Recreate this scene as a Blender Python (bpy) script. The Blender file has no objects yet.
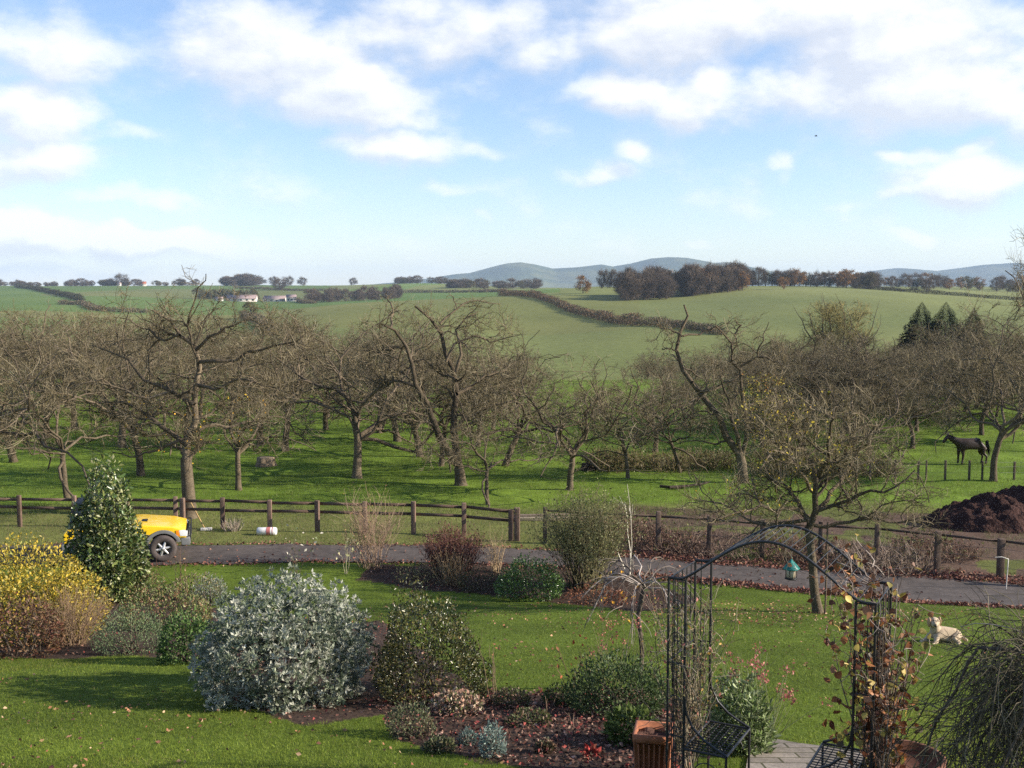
import bpy, bmesh, math, random
import numpy as np
from mathutils import Vector, Matrix

# ------------------------------------------------------------------ camera, world, sun, exposure
S = bpy.context.scene
COL = S.collection
CAMZ, FPX, PITCH = 7.6, 1100.0, math.atan(94 / 1100.0)
SUN_AZ, SUN_EL = 98.0, 23.5
cam_d = bpy.data.cameras.new("camera")
cam_d.sensor_width = 36.0
cam_d.lens = 36.0 * FPX / 1024.0
cam_d.clip_start, cam_d.clip_end = 0.1, 60000
cam = bpy.data.objects.new("camera", cam_d)
COL.objects.link(cam)
cam.location = (0, 0, CAMZ)
cam.rotation_euler = (math.pi / 2 - PITCH, 0, 0)
S.camera = cam
S.view_settings.view_transform = 'Standard'
S.view_settings.look = 'None'
S.view_settings.gamma = 1
S.view_settings.exposure = 1.0
S.render.resolution_x, S.render.resolution_y = 1024, 768
try:
    S.cycles.use_denoising = False
    S.cycles.max_bounces = 6
    S.cycles.diffuse_bounces = 3
    S.cycles.glossy_bounces = 2
    S.cycles.transmission_bounces = 3
    S.cycles.volume_bounces = 0
    S.cycles.transparent_max_bounces = 4
    S.cycles.sample_clamp_indirect = 4
except Exception:
    pass

CP, SP = math.cos(PITCH), math.sin(PITCH)


def ray(px, py):
    cx, cy = (px - 512) / FPX, (384 - py) / FPX
    return np.array([cx, CP + cy * SP, -SP + cy * CP])


def at(px, py, Y):
    d = ray(px, py)
    d = d * (Y / d[1])
    return np.array([d[0], d[1], CAMZ + d[2]])


def build_world():
    w = bpy.data.worlds.new("World")
    S.world = w
    w.use_nodes = True
    nt = w.node_tree
    nt.nodes.clear()
    N, L = nt.nodes.new, nt.links.new
    out, bg = N('ShaderNodeOutputWorld'), N('ShaderNodeBackground')
    L(bg.outputs[0], out.inputs[0])
    bg.inputs[1].default_value = 0.091
    sky = N('ShaderNodeTexSky')
    sky.sky_type = 'NISHITA'
    sky.sun_disc = False
    sky.sun_elevation = math.radians(SUN_EL)
    sky.sun_rotation = math.radians(SUN_AZ)
    sky.altitude = 50
    sky.air_density, sky.dust_density, sky.ozone_density = 1.0, 0.2, 2.0
    # ---- clouds: a density field over azimuth / elevation of the sky
    clouds = [(40, 112, 62, 34, 1.0), (22, 152, 80, 34, .95), (110, 192, 95, 15, .62), (12, 232, 90, 26, 1.2), (122, 236, 34, 19, 1.15),
              (190, 246, 85, 20, .9), (252, 232, 20, 12, .5), (270, 50, 140, 50, .95), (350, 92, 110, 40, .95), (430, 25, 170, 42, .85), (385, 112, 75, 22, .8),
              (400, 150, 70, 26, .8), (470, 150, 50, 13, .55), (55, 40, 150, 34, .72), (450, 194, 42, 11, .6), (540, 45, 80, 34, .75), (480, 218, 12, 7, .4),
              (690, 22, 140, 50, 1.0), (620, 85, 72, 28, .95), (700, 96, 52, 34, 1.0), (785, 98, 110, 34, .95), (895, 60, 130, 75, 1.1),
              (968, 84, 85, 42, 1.1), (850, 12, 120, 40, .95), (626, 150, 32, 16, .68), (595, 178, 54, 16, .64), (776, 162, 28, 16, .68),
              (785, 182, 18, 18, .45), (962, 182, 76, 38, 1.05), (905, 196, 34, 13, .75), (912, 154, 36, 12, .75), (978, 150, 42, 16, .85), (690, 243, 24, 8, .6),
              (916, 245, 26, 10, .65), (118, 135, 36, 10, .55), (840, 214, 24, 8, .45), (60, 272, 150, 16, .6), (-120, 120, 110, 70, 1), (1180, 100, 150, 80, 1),
              (300, -120, 300, 80, 1), (800, -140, 260, 70, 1), (-250, 240, 200, 30, .9), (1300, 220, 200, 40, .9)]
    g = bpy.data.node_groups.new("cloud_field", 'ShaderNodeTree')
    g.interface.new_socket("Vector", in_out='INPUT', socket_type='NodeSocketVector')
    g.interface.new_socket("Value", in_out='OUTPUT', socket_type='NodeSocketFloat')
    gi, go = g.nodes.new('NodeGroupInput'), g.nodes.new('NodeGroupOutput')
    wn = g.nodes.new('ShaderNodeTexNoise')
    wn.inputs['Scale'].default_value = 13
    wn.inputs['Detail'].default_value = 6
    g.links.new(gi.outputs[0], wn.inputs['Vector'])
    ma = g.nodes.new('ShaderNodeVectorMath')
    ma.operation = 'MULTIPLY_ADD'
    ma.inputs[1].default_value = (.09, .06, 0)
    ma.inputs[2].default_value = (-.045, -.03, 0)
    g.links.new(wn.outputs['Color'], ma.inputs[0])
    ad = g.nodes.new('ShaderNodeVectorMath')
    ad.operation = 'ADD'
    g.links.new(ma.outputs[0], ad.inputs[0])
    g.links.new(gi.outputs[0], ad.inputs[1])
    last = None
    for (px, py, rx, ry, a) in clouds:
        d = ray(px, py)
        az, el = math.atan2(d[0], d[1]), math.atan2(d[2], math.hypot(d[0], d[1]))
        sx, sy = FPX / rx * .8, FPX / ry * .8
        m = g.nodes.new('ShaderNodeVectorMath')
        m.operation = 'MULTIPLY_ADD'
        m.inputs[1].default_value = (sx, sy, 0)
        m.inputs[2].default_value = (-az * sx, -el * sy, 0)
        g.links.new(ad.outputs[0], m.inputs[0])
        ln = g.nodes.new('ShaderNodeVectorMath')
        ln.operation = 'LENGTH'
        g.links.new(m.outputs[0], ln.inputs[0])
        mr = g.nodes.new('ShaderNodeMapRange')
        mr.interpolation_type = 'SMOOTHSTEP'
        mr.inputs[1].default_value, mr.inputs[2].default_value = 0.1, 1.15
        mr.inputs[3].default_value, mr.inputs[4].default_value = a, 0
        g.links.new(ln.outputs['Value'], mr.inputs[0])
        if last is None:
            last = mr.outputs[0]
        else:
            mx = g.nodes.new('ShaderNodeMath')
            mx.operation = 'SMOOTH_MAX'
            mx.inputs[2].default_value = .25
            g.links.new(last, mx.inputs[0])
            g.links.new(mr.outputs[0], mx.inputs[1])
            last = mx.outputs[0]
    st = g.nodes.new('ShaderNodeVectorMath')
    st.operation = 'MULTIPLY'
    st.inputs[1].default_value = (1, 1.8, 1)
    g.links.new(gi.outputs[0], st.inputs[0])
    n2 = g.nodes.new('ShaderNodeTexNoise')
    n2.inputs['Scale'].default_value = 11
    n2.inputs['Detail'].default_value = 9
    n2.inputs['Roughness'].default_value = .58
    g.links.new(st.outputs[0], n2.inputs['Vector'])
    m3 = g.nodes.new('ShaderNodeMath')
    m3.operation = 'MULTIPLY_ADD'
    m3.inputs[1].default_value = 1.7
    m3.inputs[2].default_value = -.82
    g.links.new(n2.outputs[0], m3.inputs[0])
    m4 = g.nodes.new('ShaderNodeMath')
    m4.operation = 'ADD'
    g.links.new(last, m4.inputs[0])
    g.links.new(m3.outputs[0], m4.inputs[1])
    g.links.new(m4.outputs[0], go.inputs[0])
    tc, sep = N('ShaderNodeTexCoord'), N('ShaderNodeSeparateXYZ')
    L(tc.outputs['Generated'], sep.inputs[0])

    def math_(op, a, b=None, c=None):
        n = N('ShaderNodeMath')
        n.operation = op
        for i, v in enumerate((a, b, c)):
            if v is None:
                continue
            if isinstance(v, (int, float)):
                n.inputs[i].default_value = v
            else:
                L(v, n.inputs[i])
        return n.outputs[0]
    az, el = math_('ARCTAN2', sep.outputs[0], sep.outputs[1]), math_('ARCSINE', sep.outputs[2])
    P = N('ShaderNodeCombineXYZ')
    L(az, P.inputs[0])
    L(el, P.inputs[1])
    off = N('ShaderNodeVectorMath')
    off.operation = 'ADD'
    off.inputs[1].default_value = (.012, .016, 0)
    L(P.outputs[0], off.inputs[0])
    g1, g2 = N('ShaderNodeGroup'), N('ShaderNodeGroup')
    g1.node_tree = g2.node_tree = g
    L(P.outputs[0], g1.inputs[0])
    L(off.outputs[0], g2.inputs[0])
    mask = N('ShaderNodeMapRange')
    mask.interpolation_type = 'SMOOTHSTEP'
    mask.inputs[1].default_value, mask.inputs[2].default_value = .1, .92
    mask.inputs[3].default_value, mask.inputs[4].default_value = 0, .82
    L(g1.outputs[0], mask.inputs[0])
    shade = math_('MULTIPLY_ADD', math_('SUBTRACT', g1.outputs[0], g2.outputs[0]), 2.0, .5)
    cl = N('ShaderNodeMixRGB')
    cl.inputs[1].default_value = (4.6, 4.75, 5.15, 1)
    cl.inputs[2].default_value = (6.6, 6.5, 6.45, 1)
    cc = N('ShaderNodeClamp')
    L(shade, cc.inputs[0])
    L(cc.outputs[0], cl.inputs[0])
    mix = N('ShaderNodeMixRGB')
    L(mask.outputs[0], mix.inputs[0])
    tint = N('ShaderNodeMixRGB')
    tint.blend_type = 'MULTIPLY'
    tint.inputs[0].default_value = 1
    tint.inputs[2].default_value = (1.02, 1.03, 1.16, 1)
    L(sky.outputs[0], tint.inputs[1])
    L(tint.outputs[0], mix.inputs[1])
    L(cl.outputs[0], mix.inputs[2])
    L(mix.outputs[0], bg.inputs[0])


build_world()
sun_d = bpy.data.lights.new("sun", 'SUN')
sun_d.energy = 5.0
sun_d.angle = math.radians(0.5)
sun_d.color = (1, .91, .78)
sun = bpy.data.objects.new("sun", sun_d)
COL.objects.link(sun)
_a, _e = math.radians(SUN_AZ), math.radians(SUN_EL)
TO_SUN = Vector((math.sin(_a) * math.cos(_e), math.cos(_a) * math.cos(_e), math.sin(_e)))
sun.rotation_euler = TO_SUN.to_track_quat('Z', 'Y').to_euler()
sun.location = (30, 0, 40)

# ------------------------------------------------------------------ small tools
RNG = np.random.default_rng(7)


def unit(v):
    return v / np.maximum(np.linalg.norm(v, axis=-1, keepdims=True), 1e-9)


def _hash(ix, iy, s):
    h = np.sin(ix * 127.1 + iy * 311.7 + s * 74.7) * 43758.5453
    return h - np.floor(h)


def vnoise(x, y, s=0):
    x, y = np.asarray(x, float), np.asarray(y, float)
    ix, iy = np.floor(x), np.floor(y)
    fx, fy = x - ix, y - iy
    fx, fy = fx * fx * (3 - 2 * fx), fy * fy * (3 - 2 * fy)
    a, b = _hash(ix, iy, s), _hash(ix + 1, iy, s)
    c, d = _hash(ix, iy + 1, s), _hash(ix + 1, iy + 1, s)
    return (a + (b - a) * fx) * (1 - fy) + (c + (d - c) * fx) * fy


def fbm(x, y, s=0, o=4):
    t, a, r = 0, .5, 0
    for i in range(o):
        r = r + a * vnoise(x * 2 ** i, y * 2 ** i, s + i)
        t += a
        a *= .5
    return r / t


class MB:
    """collects vertices, faces and colours; build() links them as one mesh object"""

    def __init__(self):
        self.V, self.F, self.C, self.n = [], [], [], 0

    def add(self, V, F, C=None):
        V = np.asarray(V, float).reshape(-1, 3)
        if C is None:
            C = (1, 1, 1)
        C = np.asarray(C, float)
        if C.ndim == 1:
            C = np.repeat(C[None, :], len(V), 0)
        if isinstance(F, np.ndarray):
            F = [F]
        for f in F:
            f = np.asarray(f, int)
            if f.ndim == 1:
                f = f[None, :]
            self.F.append(f + self.n)
        self.V.append(V)
        self.C.append(C)
        self.n += len(V)

    def build(self, name, mat, parent=None, origin=None, smooth=False):
        V = np.concatenate(self.V)
        C = np.concatenate(self.C)
        if origin is not None:
            V = V - np.asarray(origin)
        me = bpy.data.meshes.new(name)
        me.vertices.add(len(V))
        me.vertices.foreach_set('co', V.astype(np.float32).ravel())
        loops = np.concatenate([f.ravel() for f in self.F])
        sizes = np.concatenate([np.full(len(f), f.shape[1]) for f in self.F])
        starts = np.concatenate([[0], np.cumsum(sizes)[:-1]])
        me.loops.add(len(loops))
        me.loops.foreach_set('vertex_index', loops.astype(np.int32))
        me.polygons.add(len(sizes))
        me.polygons.foreach_set('loop_start', starts.astype(np.int32))
        me.polygons.foreach_set('loop_total', sizes.astype(np.int32))
        if smooth:
            me.polygons.foreach_set('use_smooth', np.ones(len(sizes), bool))
        ca = me.color_attributes.new('Col', 'FLOAT_COLOR', 'POINT')
        ca.data.foreach_set('color', np.concatenate([C, np.ones((len(C), 1))], 1).astype(np.float32).ravel())
        me.update(calc_edges=True)
        me.materials.append(mat)
        o = bpy.data.objects.new(name, me)
        COL.objects.link(o)
        if parent is not None:
            o.parent = parent
        elif origin is not None:
            o.location = origin
        return o


def tag(o, label=None, cat=None, group=None, kind=None):
    if label:
        o['label'] = label
    if cat:
        o['category'] = cat
    if group:
        o['group'] = group
    if kind:
        o['kind'] = kind
    return o


def thing(name, label, cat, loc=(0, 0, 0), group=None):
    o = bpy.data.objects.new(name, None)
    o.empty_display_size = .2
    COL.objects.link(o)
    o.location = [float(v) for v in loc]
    return tag(o, label, cat, group)


def copy_thing(root, loc, rz=0, sc=1, label=None, group=None):
    kids = [c for c in root.children]
    r = root.copy()
    COL.objects.link(r)
    r.location = [float(v) for v in loc]
    r.rotation_euler = (0, 0, rz)
    r.scale = (sc, sc, sc) if not hasattr(sc, '__len__') else sc
    if label:
        r['label'] = label
    if group:
        r['group'] = group
    for c in kids:
        d = c.copy()
        COL.objects.link(d)
        d.parent = r
        for gc in c.children:
            e = gc.copy()
            COL.objects.link(e)
            e.parent = d
    return r


def tubes(mb, P, R, sides=4, C=None):
    """P (n,k,3), R (n,k) -> n open tubes"""
    P, R = np.asarray(P, float), np.asarray(R, float)
    if P.ndim == 2:
        P, R = P[None], R[None]
    n, k, _ = P.shape
    T = np.empty_like(P)
    T[:, 1:-1] = P[:, 2:] - P[:, :-2] if k > 2 else T[:, 1:-1]
    T[:, 0] = P[:, 1] - P[:, 0]
    T[:, -1] = P[:, -1] - P[:, -2]
    T = unit(T)
    m = unit(P[:, -1] - P[:, 0])
    ref = np.where(np.abs(m[:, 2:3]) > .8, np.array([[1., .3, 0]]), np.array([[.1, .2, 1.]]))
    A = unit(np.cross(T, ref[:, None, :]))
    B = np.cross(T, A)
    th = np.arange(sides) * 2 * math.pi / sides
    ring = A[:, :, None, :] * np.cos(th)[None, None, :, None] + B[:, :, None, :] * np.sin(th)[None, None, :, None]
    V = P[:, :, None, :] + ring * R[:, :, None, None]
    idx = np.arange(n * k * sides).reshape(n, k, sides)
    a, b = idx[:, :-1], idx[:, 1:]
    F = np.stack([a, np.roll(a, -1, 2), np.roll(b, -1, 2), b], -1).reshape(-1, 4)
    if C is not None and np.asarray(C).ndim == 2:
        C = np.repeat(np.asarray(C), k * sides, 0)
    mb.add(V.reshape(-1, 3), F, C)


def bar(mb, pts, r, sides=6, C=None):
    P = np.asarray(pts, float)
    tubes(mb, P, np.full(len(P), r) if np.isscalar(r) else np.asarray(r, float), sides, C)


def leaves(mb, pos, dirs, size, aspect=.5, C=None, rng=RNG, fold=.15, ovate=False):
    """one folded diamond leaf per point"""
    n = len(pos)
    D = unit(dirs)
    rnd = rng.normal(size=(n, 3))
    A = unit(np.cross(D, rnd))
    Nn = np.cross(D, A)
    s = np.broadcast_to(np.asarray(size, float), (n,))[:, None]
    if ovate:
        row = [(0, 0, 0), (.22, .42, .6), (.5, .5, .9), (.8, .26, .5), (1, 0, -.6), (.8, -.26, .5), (.5, -.5, .9), (.22, -.42, .6)]
        V = np.stack([pos + D * s * a_ + A * s * aspect * b_ + Nn * s * fold * c_ for a_, b_, c_ in row], 1).reshape(-1, 3)
        i = (np.arange(n) * 8)[:, None]
        mb.add(V, np.concatenate([i + np.array([[0, 1, 2, 4]]), i + np.array([[0, 4, 6, 7]])]), np.repeat(np.asarray(C), 8, 0) if C is not None and np.asarray(C).ndim == 2 else C)
        mb.add(V.reshape(n, 8, 3)[:, [2, 3, 4, 4, 5, 6]].reshape(-1, 3), np.concatenate([(np.arange(n) * 6)[:, None] + np.array([[0, 1, 2]]), (np.arange(n) * 6)[:, None] + np.array([[3, 4, 5]])]),
               np.repeat(np.asarray(C), 6, 0) if C is not None and np.asarray(C).ndim == 2 else C)
        return
    p0 = pos
    p1 = pos + D * s * .5 + A * s * aspect * .5 + Nn * s * fold
    p2 = pos + D * s
    p3 = pos + D * s * .5 - A * s * aspect * .5 + Nn * s * fold
    V = np.stack([p0, p1, p2, p3], 1).reshape(-1, 3)
    i = np.arange(n) * 4
    F = np.concatenate([np.stack([i, i + 1, i + 2], 1), np.stack([i, i + 2, i + 3], 1)])
    if C is not None and np.asarray(C).ndim == 2:
        C = np.repeat(np.asarray(C), 4, 0)
    mb.add(V, F, C)


def blades(mb, pos, dirs, length, width, C=None, rng=RNG):
    n = len(pos)
    D = unit(dirs)
    A = unit(np.cross(D, rng.normal(size=(n, 3))))
    l = np.broadcast_to(np.asarray(length, float), (n,))[:, None]
    w = np.broadcast_to(np.asarray(width, float), (n,))[:, None]
    V = np.stack([pos - A * w * .5, pos + A * w * .5, pos + D * l], 1).reshape(-1, 3)
    F = np.arange(n * 3).reshape(-1, 3)
    if C is not None and np.asarray(C).ndim == 2:
        C = np.repeat(np.asarray(C), 3, 0)
    mb.add(V, F, C)


def pick(rng, n, cols, jit=.2):
    cols = np.asarray(cols, float)
    c = cols[rng.integers(0, len(cols), n)]
    return np.clip(c * (1 + jit * rng.normal(size=(n, 1))), .003, 1)


def box(mb, c, s, C=None, rz=0, bev=0.0):
    """bevelled box (chamfered along all edges when bev > 0)"""
    bm = bmesh.new()
    bmesh.ops.create_cube(bm, size=1)
    for v in bm.verts:
        v.co = Vector((v.co.x * s[0], v.co.y * s[1], v.co.z * s[2]))
    if bev > 0:
        bmesh.ops.bevel(bm, geom=bm.edges[:], offset=bev, segments=2, affect='EDGES', profile=.6)
    R = Matrix.Rotation(rz, 3, 'Z')
    dump(mb, bm, lambda v: R @ v + Vector(c), C)


def dump(mb, bm, fn=None, C=None):
    bm.verts.index_update()
    V = [tuple(fn(v.co) if fn else v.co) for v in bm.verts]
    by = {}
    for f in bm.faces:
        by.setdefault(len(f.verts), []).append([v.index for v in f.verts])
    mb.add(V, [np.array(x) for x in by.values()], C)
    bm.free()


def lathe(mb, prof, c, n=24, C=None, axis='Z'):
    prof = np.asarray(prof, float)
    th = np.arange(n) * 2 * math.pi / n
    r, z = prof[:, 0][:, None], prof[:, 1][:, None]
    x, y, zz = r * np.cos(th), r * np.sin(th), np.repeat(z, n, 1)
    V = np.stack([x, y, zz], -1)
    if axis == 'Y':
        V = np.stack([x, zz, y], -1)
    if axis == 'X':
        V = np.stack([zz, x, y], -1)
    k = len(prof)
    idx = np.arange(k * n).reshape(k, n)
    F = np.stack([idx[:-1], np.roll(idx[:-1], -1, 1), np.roll(idx[1:], -1, 1), idx[1:]], -1).reshape(-1, 4)
    mb.add(V.reshape(-1, 3) + np.asarray(c), F, C)


# ------------------------------------------------------------------ materials (procedural)
def mat(name, base=(1, 1, 1), rough=.8, attr=True, noise=None, bump=None, metal=0, spec=.3, transl=0, emit=None, contrast=.5, coat=0):
    """base colour x vertex colour (the thing's own colours) x fine noise"""
    m = bpy.data.materials.new(name)
    m.use_nodes = True
    nt = m.node_tree
    b = nt.nodes['Principled BSDF']
    N, L = nt.nodes.new, nt.links.new
    b.inputs['Roughness'].default_value = rough
    b.inputs['Metallic'].default_value = metal
    b.inputs['Specular IOR Level'].default_value = spec
    if coat:
        b.inputs['Coat Weight'].default_value = coat
    rgb = N('ShaderNodeRGB')
    rgb.outputs[0].default_value = (*base, 1)
    col = rgb.outputs[0]
    if attr:
        a = N('ShaderNodeVertexColor')
        a.layer_name = 'Col'
        mx = N('ShaderNodeMixRGB')
        mx.blend_type = 'MULTIPLY'
        mx.inputs[0].default_value = 1
        L(col, mx.inputs[1])
        L(a.outputs[0], mx.inputs[2])
        col = mx.outputs[0]
    tc = N('ShaderNodeTexCoord')
    for i, sc in enumerate(noise or ()):
        nz = N('ShaderNodeTexNoise')
        nz.inputs['Scale'].default_value = sc
        nz.inputs['Detail'].default_value = 5
        nz.inputs['Roughness'].default_value = .65
        L(tc.outputs['Object'], nz.inputs['Vector'])
        mr = N('ShaderNodeMapRange')
        mr.inputs[1].default_value, mr.inputs[2].default_value = .3, .7
        mr.inputs[3].default_value, mr.inputs[4].default_value = 1 - contrast, 1 + contrast
        L(nz.outputs[0], mr.inputs[0])
        mx = N('ShaderNodeMixRGB')
        mx.blend_type = 'MULTIPLY'
        mx.inputs[0].default_value = 1
        L(col, mx.inputs[1])
        L(mr.outputs[0], mx.inputs[2])
        col = mx.outputs[0]
    L(col, b.inputs['Base Color'])
    if bump:
        nz = N('ShaderNodeTexNoise')
        nz.inputs['Scale'].default_value = bump[0]
        nz.inputs['Detail'].default_value = 6
        L(tc.outputs['Object'], nz.inputs['Vector'])
        bp = N('ShaderNodeBump')
        bp.inputs['Strength'].default_value = bump[1]
        bp.inputs['Distance'].default_value = bump[2]
        L(nz.outputs[0], bp.inputs['Height'])
        L(bp.outputs[0], b.inputs['Normal'])
    if transl:
        t = N('ShaderNodeBsdfTranslucent')
        L(col, t.inputs[0])
        ms = N('ShaderNodeMixShader')
        ms.inputs[0].default_value = transl
        L(b.outputs[0], ms.inputs[1])
        L(t.outputs[0], ms.inputs[2])
        L(ms.outputs[0], nt.nodes['Material Output'].inputs[0])
    return m


M = {}
M['ground'] = mat('ground_grass', noise=(.35, 3.1, 23), bump=(14, .5, .05), rough=.95, spec=.1, contrast=.2)
M['asphalt'] = mat('asphalt', (.078, .063, .054), noise=(.55, 2.7, 14), bump=(60, .4, .01), rough=.9, contrast=.3)
M['paving'] = mat('paving', (.26, .22, .18), noise=(1.5, 14), bump=(30, .4, .01), rough=.9, contrast=.25)
M['hill'] = mat('hill_grass', noise=(.002, .009), rough=1, spec=0, contrast=.22)
M['bark'] = mat('bark', noise=(2.5, 17), bump=(26, .8, .03), rough=.95, spec=.1, contrast=.35)
M['twig'] = mat('twig', rough=.9, spec=.15)
M['leaf'] = mat('leaf', rough=.55, spec=.35, transl=.3)
M['leafgloss'] = mat('leaf_glossy', rough=.3, spec=.5, transl=.15)
M['litter'] = mat('leaf_litter', rough=.8, spec=.2, transl=.1)
M['blade'] = mat('grass_blade', rough=.6, spec=.25, transl=.35)
M['wood'] = mat('fence_wood', noise=(3, 25), bump=(40, .5, .01), rough=.9, spec=.15, contrast=.3)
M['iron'] = mat('iron', (.018, .017, .018), noise=(30,), rough=.45, spec=.5, contrast=.3)
M['wire'] = mat('wire', (.25, .25, .26), rough=.5, metal=.7)
_nt = M['paving'].node_tree
_b = _nt.nodes['Principled BSDF']
_src = _b.inputs['Base Color'].links[0].from_socket
_br = _nt.nodes.new('ShaderNodeTexBrick')
_br.inputs['Scale'].default_value = 1.25
_br.inputs['Mortar Size'].default_value = .014
_br.inputs['Color1'].default_value = (1, 1, 1, 1)
_br.inputs['Color2'].default_value = (.72, .72, .7, 1)
_br.inputs['Mortar'].default_value = (.25, .27, .16, 1)
_tc = _nt.nodes.new('ShaderNodeTexCoord')
_nt.links.new(_tc.outputs['Object'], _br.inputs['Vector'])
_mx = _nt.nodes.new('ShaderNodeMixRGB')
_mx.blend_type = 'MULTIPLY'
_mx.inputs[0].default_value = 1
_nt.links.new(_src, _mx.inputs[1])
_nt.links.new(_br.outputs['Color'], _mx.inputs[2])
_nt.links.new(_mx.outputs[0], _b.inputs['Base Color'])
M['terracotta'] = mat('terracotta', (.3, .115, .06), noise=(4, 30), bump=(40, .3, .01), rough=.9, contrast=.25)
M['soil'] = mat('soil', (.085, .048, .038), noise=(1.6, 9, 40), bump=(9, 1, .12), rough=1, spec=.05, contrast=.35)
M['yellow'] = mat('yellow_paint', (.84, .54, .02), noise=(1.1, 7), rough=.3, spec=.5, contrast=.06, coat=.5)
M['cladding'] = mat('grey_cladding', (.16, .16, .16), noise=(6,), rough=.6, contrast=.15)
M['black'] = mat('black_plastic', (.015, .015, .016), rough=.5)
M['glass'] = mat('dark_glass', (.02, .022, .025), rough=.08, spec=.6)
M['tyre'] = mat('tyre', (.075, .06, .055), noise=(14,), rough=.9, contrast=.3)
M['alloy'] = mat('alloy', (.62, .61, .6), rough=.35, metal=.6)
M['lamp'] = mat('lamp_glass', (.75, .75, .75), rough=.12, spec=.6)
M['amber'] = mat('amber_glass', (.8, .25, .02), rough=.15)
M['white'] = mat('white_plastic', (.72, .7, .67), noise=(9,), rough=.6, contrast=.15)
M['red'] = mat('red_print', (.5, .17, .15), rough=.6)
M['greenroof'] = mat('green_roof', (.02, .17, .15), noise=(12,), rough=.4, contrast=.2)
M['seed'] = mat('seed_glass', (.52, .45, .33), noise=(45,), rough=.25, contrast=.5)
M['wall'] = mat('render_wall', (.52, .47, .42), noise=(.3,), rough=.9, contrast=.12)
M['roofgrey'] = mat('roof_sheet', (.27, .2, .19), noise=(.25,), rough=.8, contrast=.2)
M['roofred'] = mat('roof_tile', (.3, .1, .06), noise=(.3,), rough=.85, contrast=.2)
M['fur'] = mat('dog_fur', noise=(9,), bump=(45, .5, .01), rough=.95, contrast=.12, spec=.1)
M['horse'] = mat('horse_coat', (.035, .02, .014), noise=(6,), rough=.5, contrast=.3)
M['crop'] = mat('far_crown', rough=.95, spec=.05, transl=.12)

# ------------------------------------------------------------------ terrain heights
TY = np.array([105, 200, 250, 330, 420, 520, 650, 800, 1000, 1300, 1700, 2200, 2800], float)
TC = {
    -900: [382, 378, 368, 345, 330, 322, 314, 306, 300, 295, 289, 285, 289],
    0: [382, 378, 368, 345, 332, 325, 318, 310, 303, 297, 290, 285.5, 289],
    130: [382, 378, 370, 348, 334, 326, 320, 313, 305, 296, 289.5, 285.5, 288],
    250: [382, 378, 370, 346, 334, 326, 319, 314, 308, 302, 292, 284.5, 288],
    340: [382, 378, 370, 346, 330, 318, 308, 304, 305, 302, 292, 285.5, 288],
    430: [382, 380, 374, 348, 330, 316, 306, 300, 300.5, 296, 286, 282, 286],
    520: [382, 384, 382, 358, 341, 328, 309, 297, 292.5, 291.5, 289, 287.5, 290],
    600: [382, 386, 384, 354, 333, 325, 311, 295, 285.5, 287, 288, 289, 291],
    650: [382, 386, 383, 352, 330, 321, 310, 298, 289, 289, 290, 290, 292],
    780: [382, 382, 378, 350, 331, 318, 303, 291, 285, 286, 288, 289, 291],
    900: [382, 380, 374, 350, 332, 317, 303, 294, 289.5, 287, 286, 287, 290],
    1024: [382, 380, 374, 350, 334, 321, 309, 303, 298, 292, 288, 286, 289],
    1900: [382, 380, 374, 350, 334, 321, 309, 303, 298, 292, 288, 285, 289],
}
_cpx = np.array(sorted(TC))
_tab = np.array([TC[int(c)] for c in _cpx], float)
_cy = (384 - _tab) / FPX
_tabz = CAMZ + TY[None] * (-SP + _cy * CP) / (CP + _cy * SP)
_PX = np.arange(-900, 1901, 10.0)
_LY = np.linspace(math.log(105), math.log(2800), 240)
_tmp = np.stack([np.interp(_LY, np.log(TY), r) for r in _tabz])
_D = np.stack([np.interp(_PX, _cpx, _tmp[:, j]) for j in range(len(_LY))], 1)
for _ax, _w in ((0, 3), (1, 3)):
    k = np.exp(-.5 * (np.arange(-3 * _w, 3 * _w + 1) / _w) ** 2)
    k /= k.sum()
    pad = [(0, 0), (0, 0)]
    pad[_ax] = (3 * _w, 3 * _w)
    _E = np.pad(_D, pad, mode='edge')
    _D = np.apply_along_axis(lambda v: np.convolve(v, k, 'valid'), _ax, _E)


def H(X, Y):
    X, Y = np.asarray(X, float), np.asarray(Y, float)
    near = np.interp(Y, [0, 24.5, 26, 27.5, 34, 37, 46, 62, 105, 1e5], [5.3, .4, .1, 0.0, 0, -.28, -.6, -1.0, -1.1, -1.1])
    near = near + np.where(Y > 33, 1, 0) * np.clip((Y - 33) / 8, 0, 1) * (fbm(X * .25, Y * .25, 3) - .5) * .45
    near = near + (fbm(X * .9, Y * .9, 8, 2) - .5) * .05
    px = 512 + FPX * X / np.maximum(Y, 1)
    fx = np.clip((px + 900) / 10, 0, len(_PX) - 1.001)
    fy = np.clip((np.log(np.maximum(Y, 1)) - _LY[0]) / (_LY[1] - _LY[0]), 0, len(_LY) - 1.001)
    ix, iy = fx.astype(int), fy.astype(int)
    fx, fy = fx - ix, fy - iy
    far = (_D[ix, iy] * (1 - fx) + _D[ix + 1, iy] * fx) * (1 - fy) + (_D[ix, iy + 1] * (1 - fx) + _D[ix + 1, iy + 1] * fx) * fy
    far = far + (fbm(X * .012, Y * .012, 5) - .5) * np.clip((Y - 150) * .004, 0, 3.0)
    dn = np.clip((Y - 2800) / 1200, 0, 1)
    far = far * (1 - dn) + (-45) * dn
    t = np.clip((Y - 95) / 35, 0, 1)
    t = t * t * (3 - 2 * t)
    return near * (1 - t) + far * t


_TT = np.exp(np.linspace(math.log(3), math.log(3200), 4000))


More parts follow.
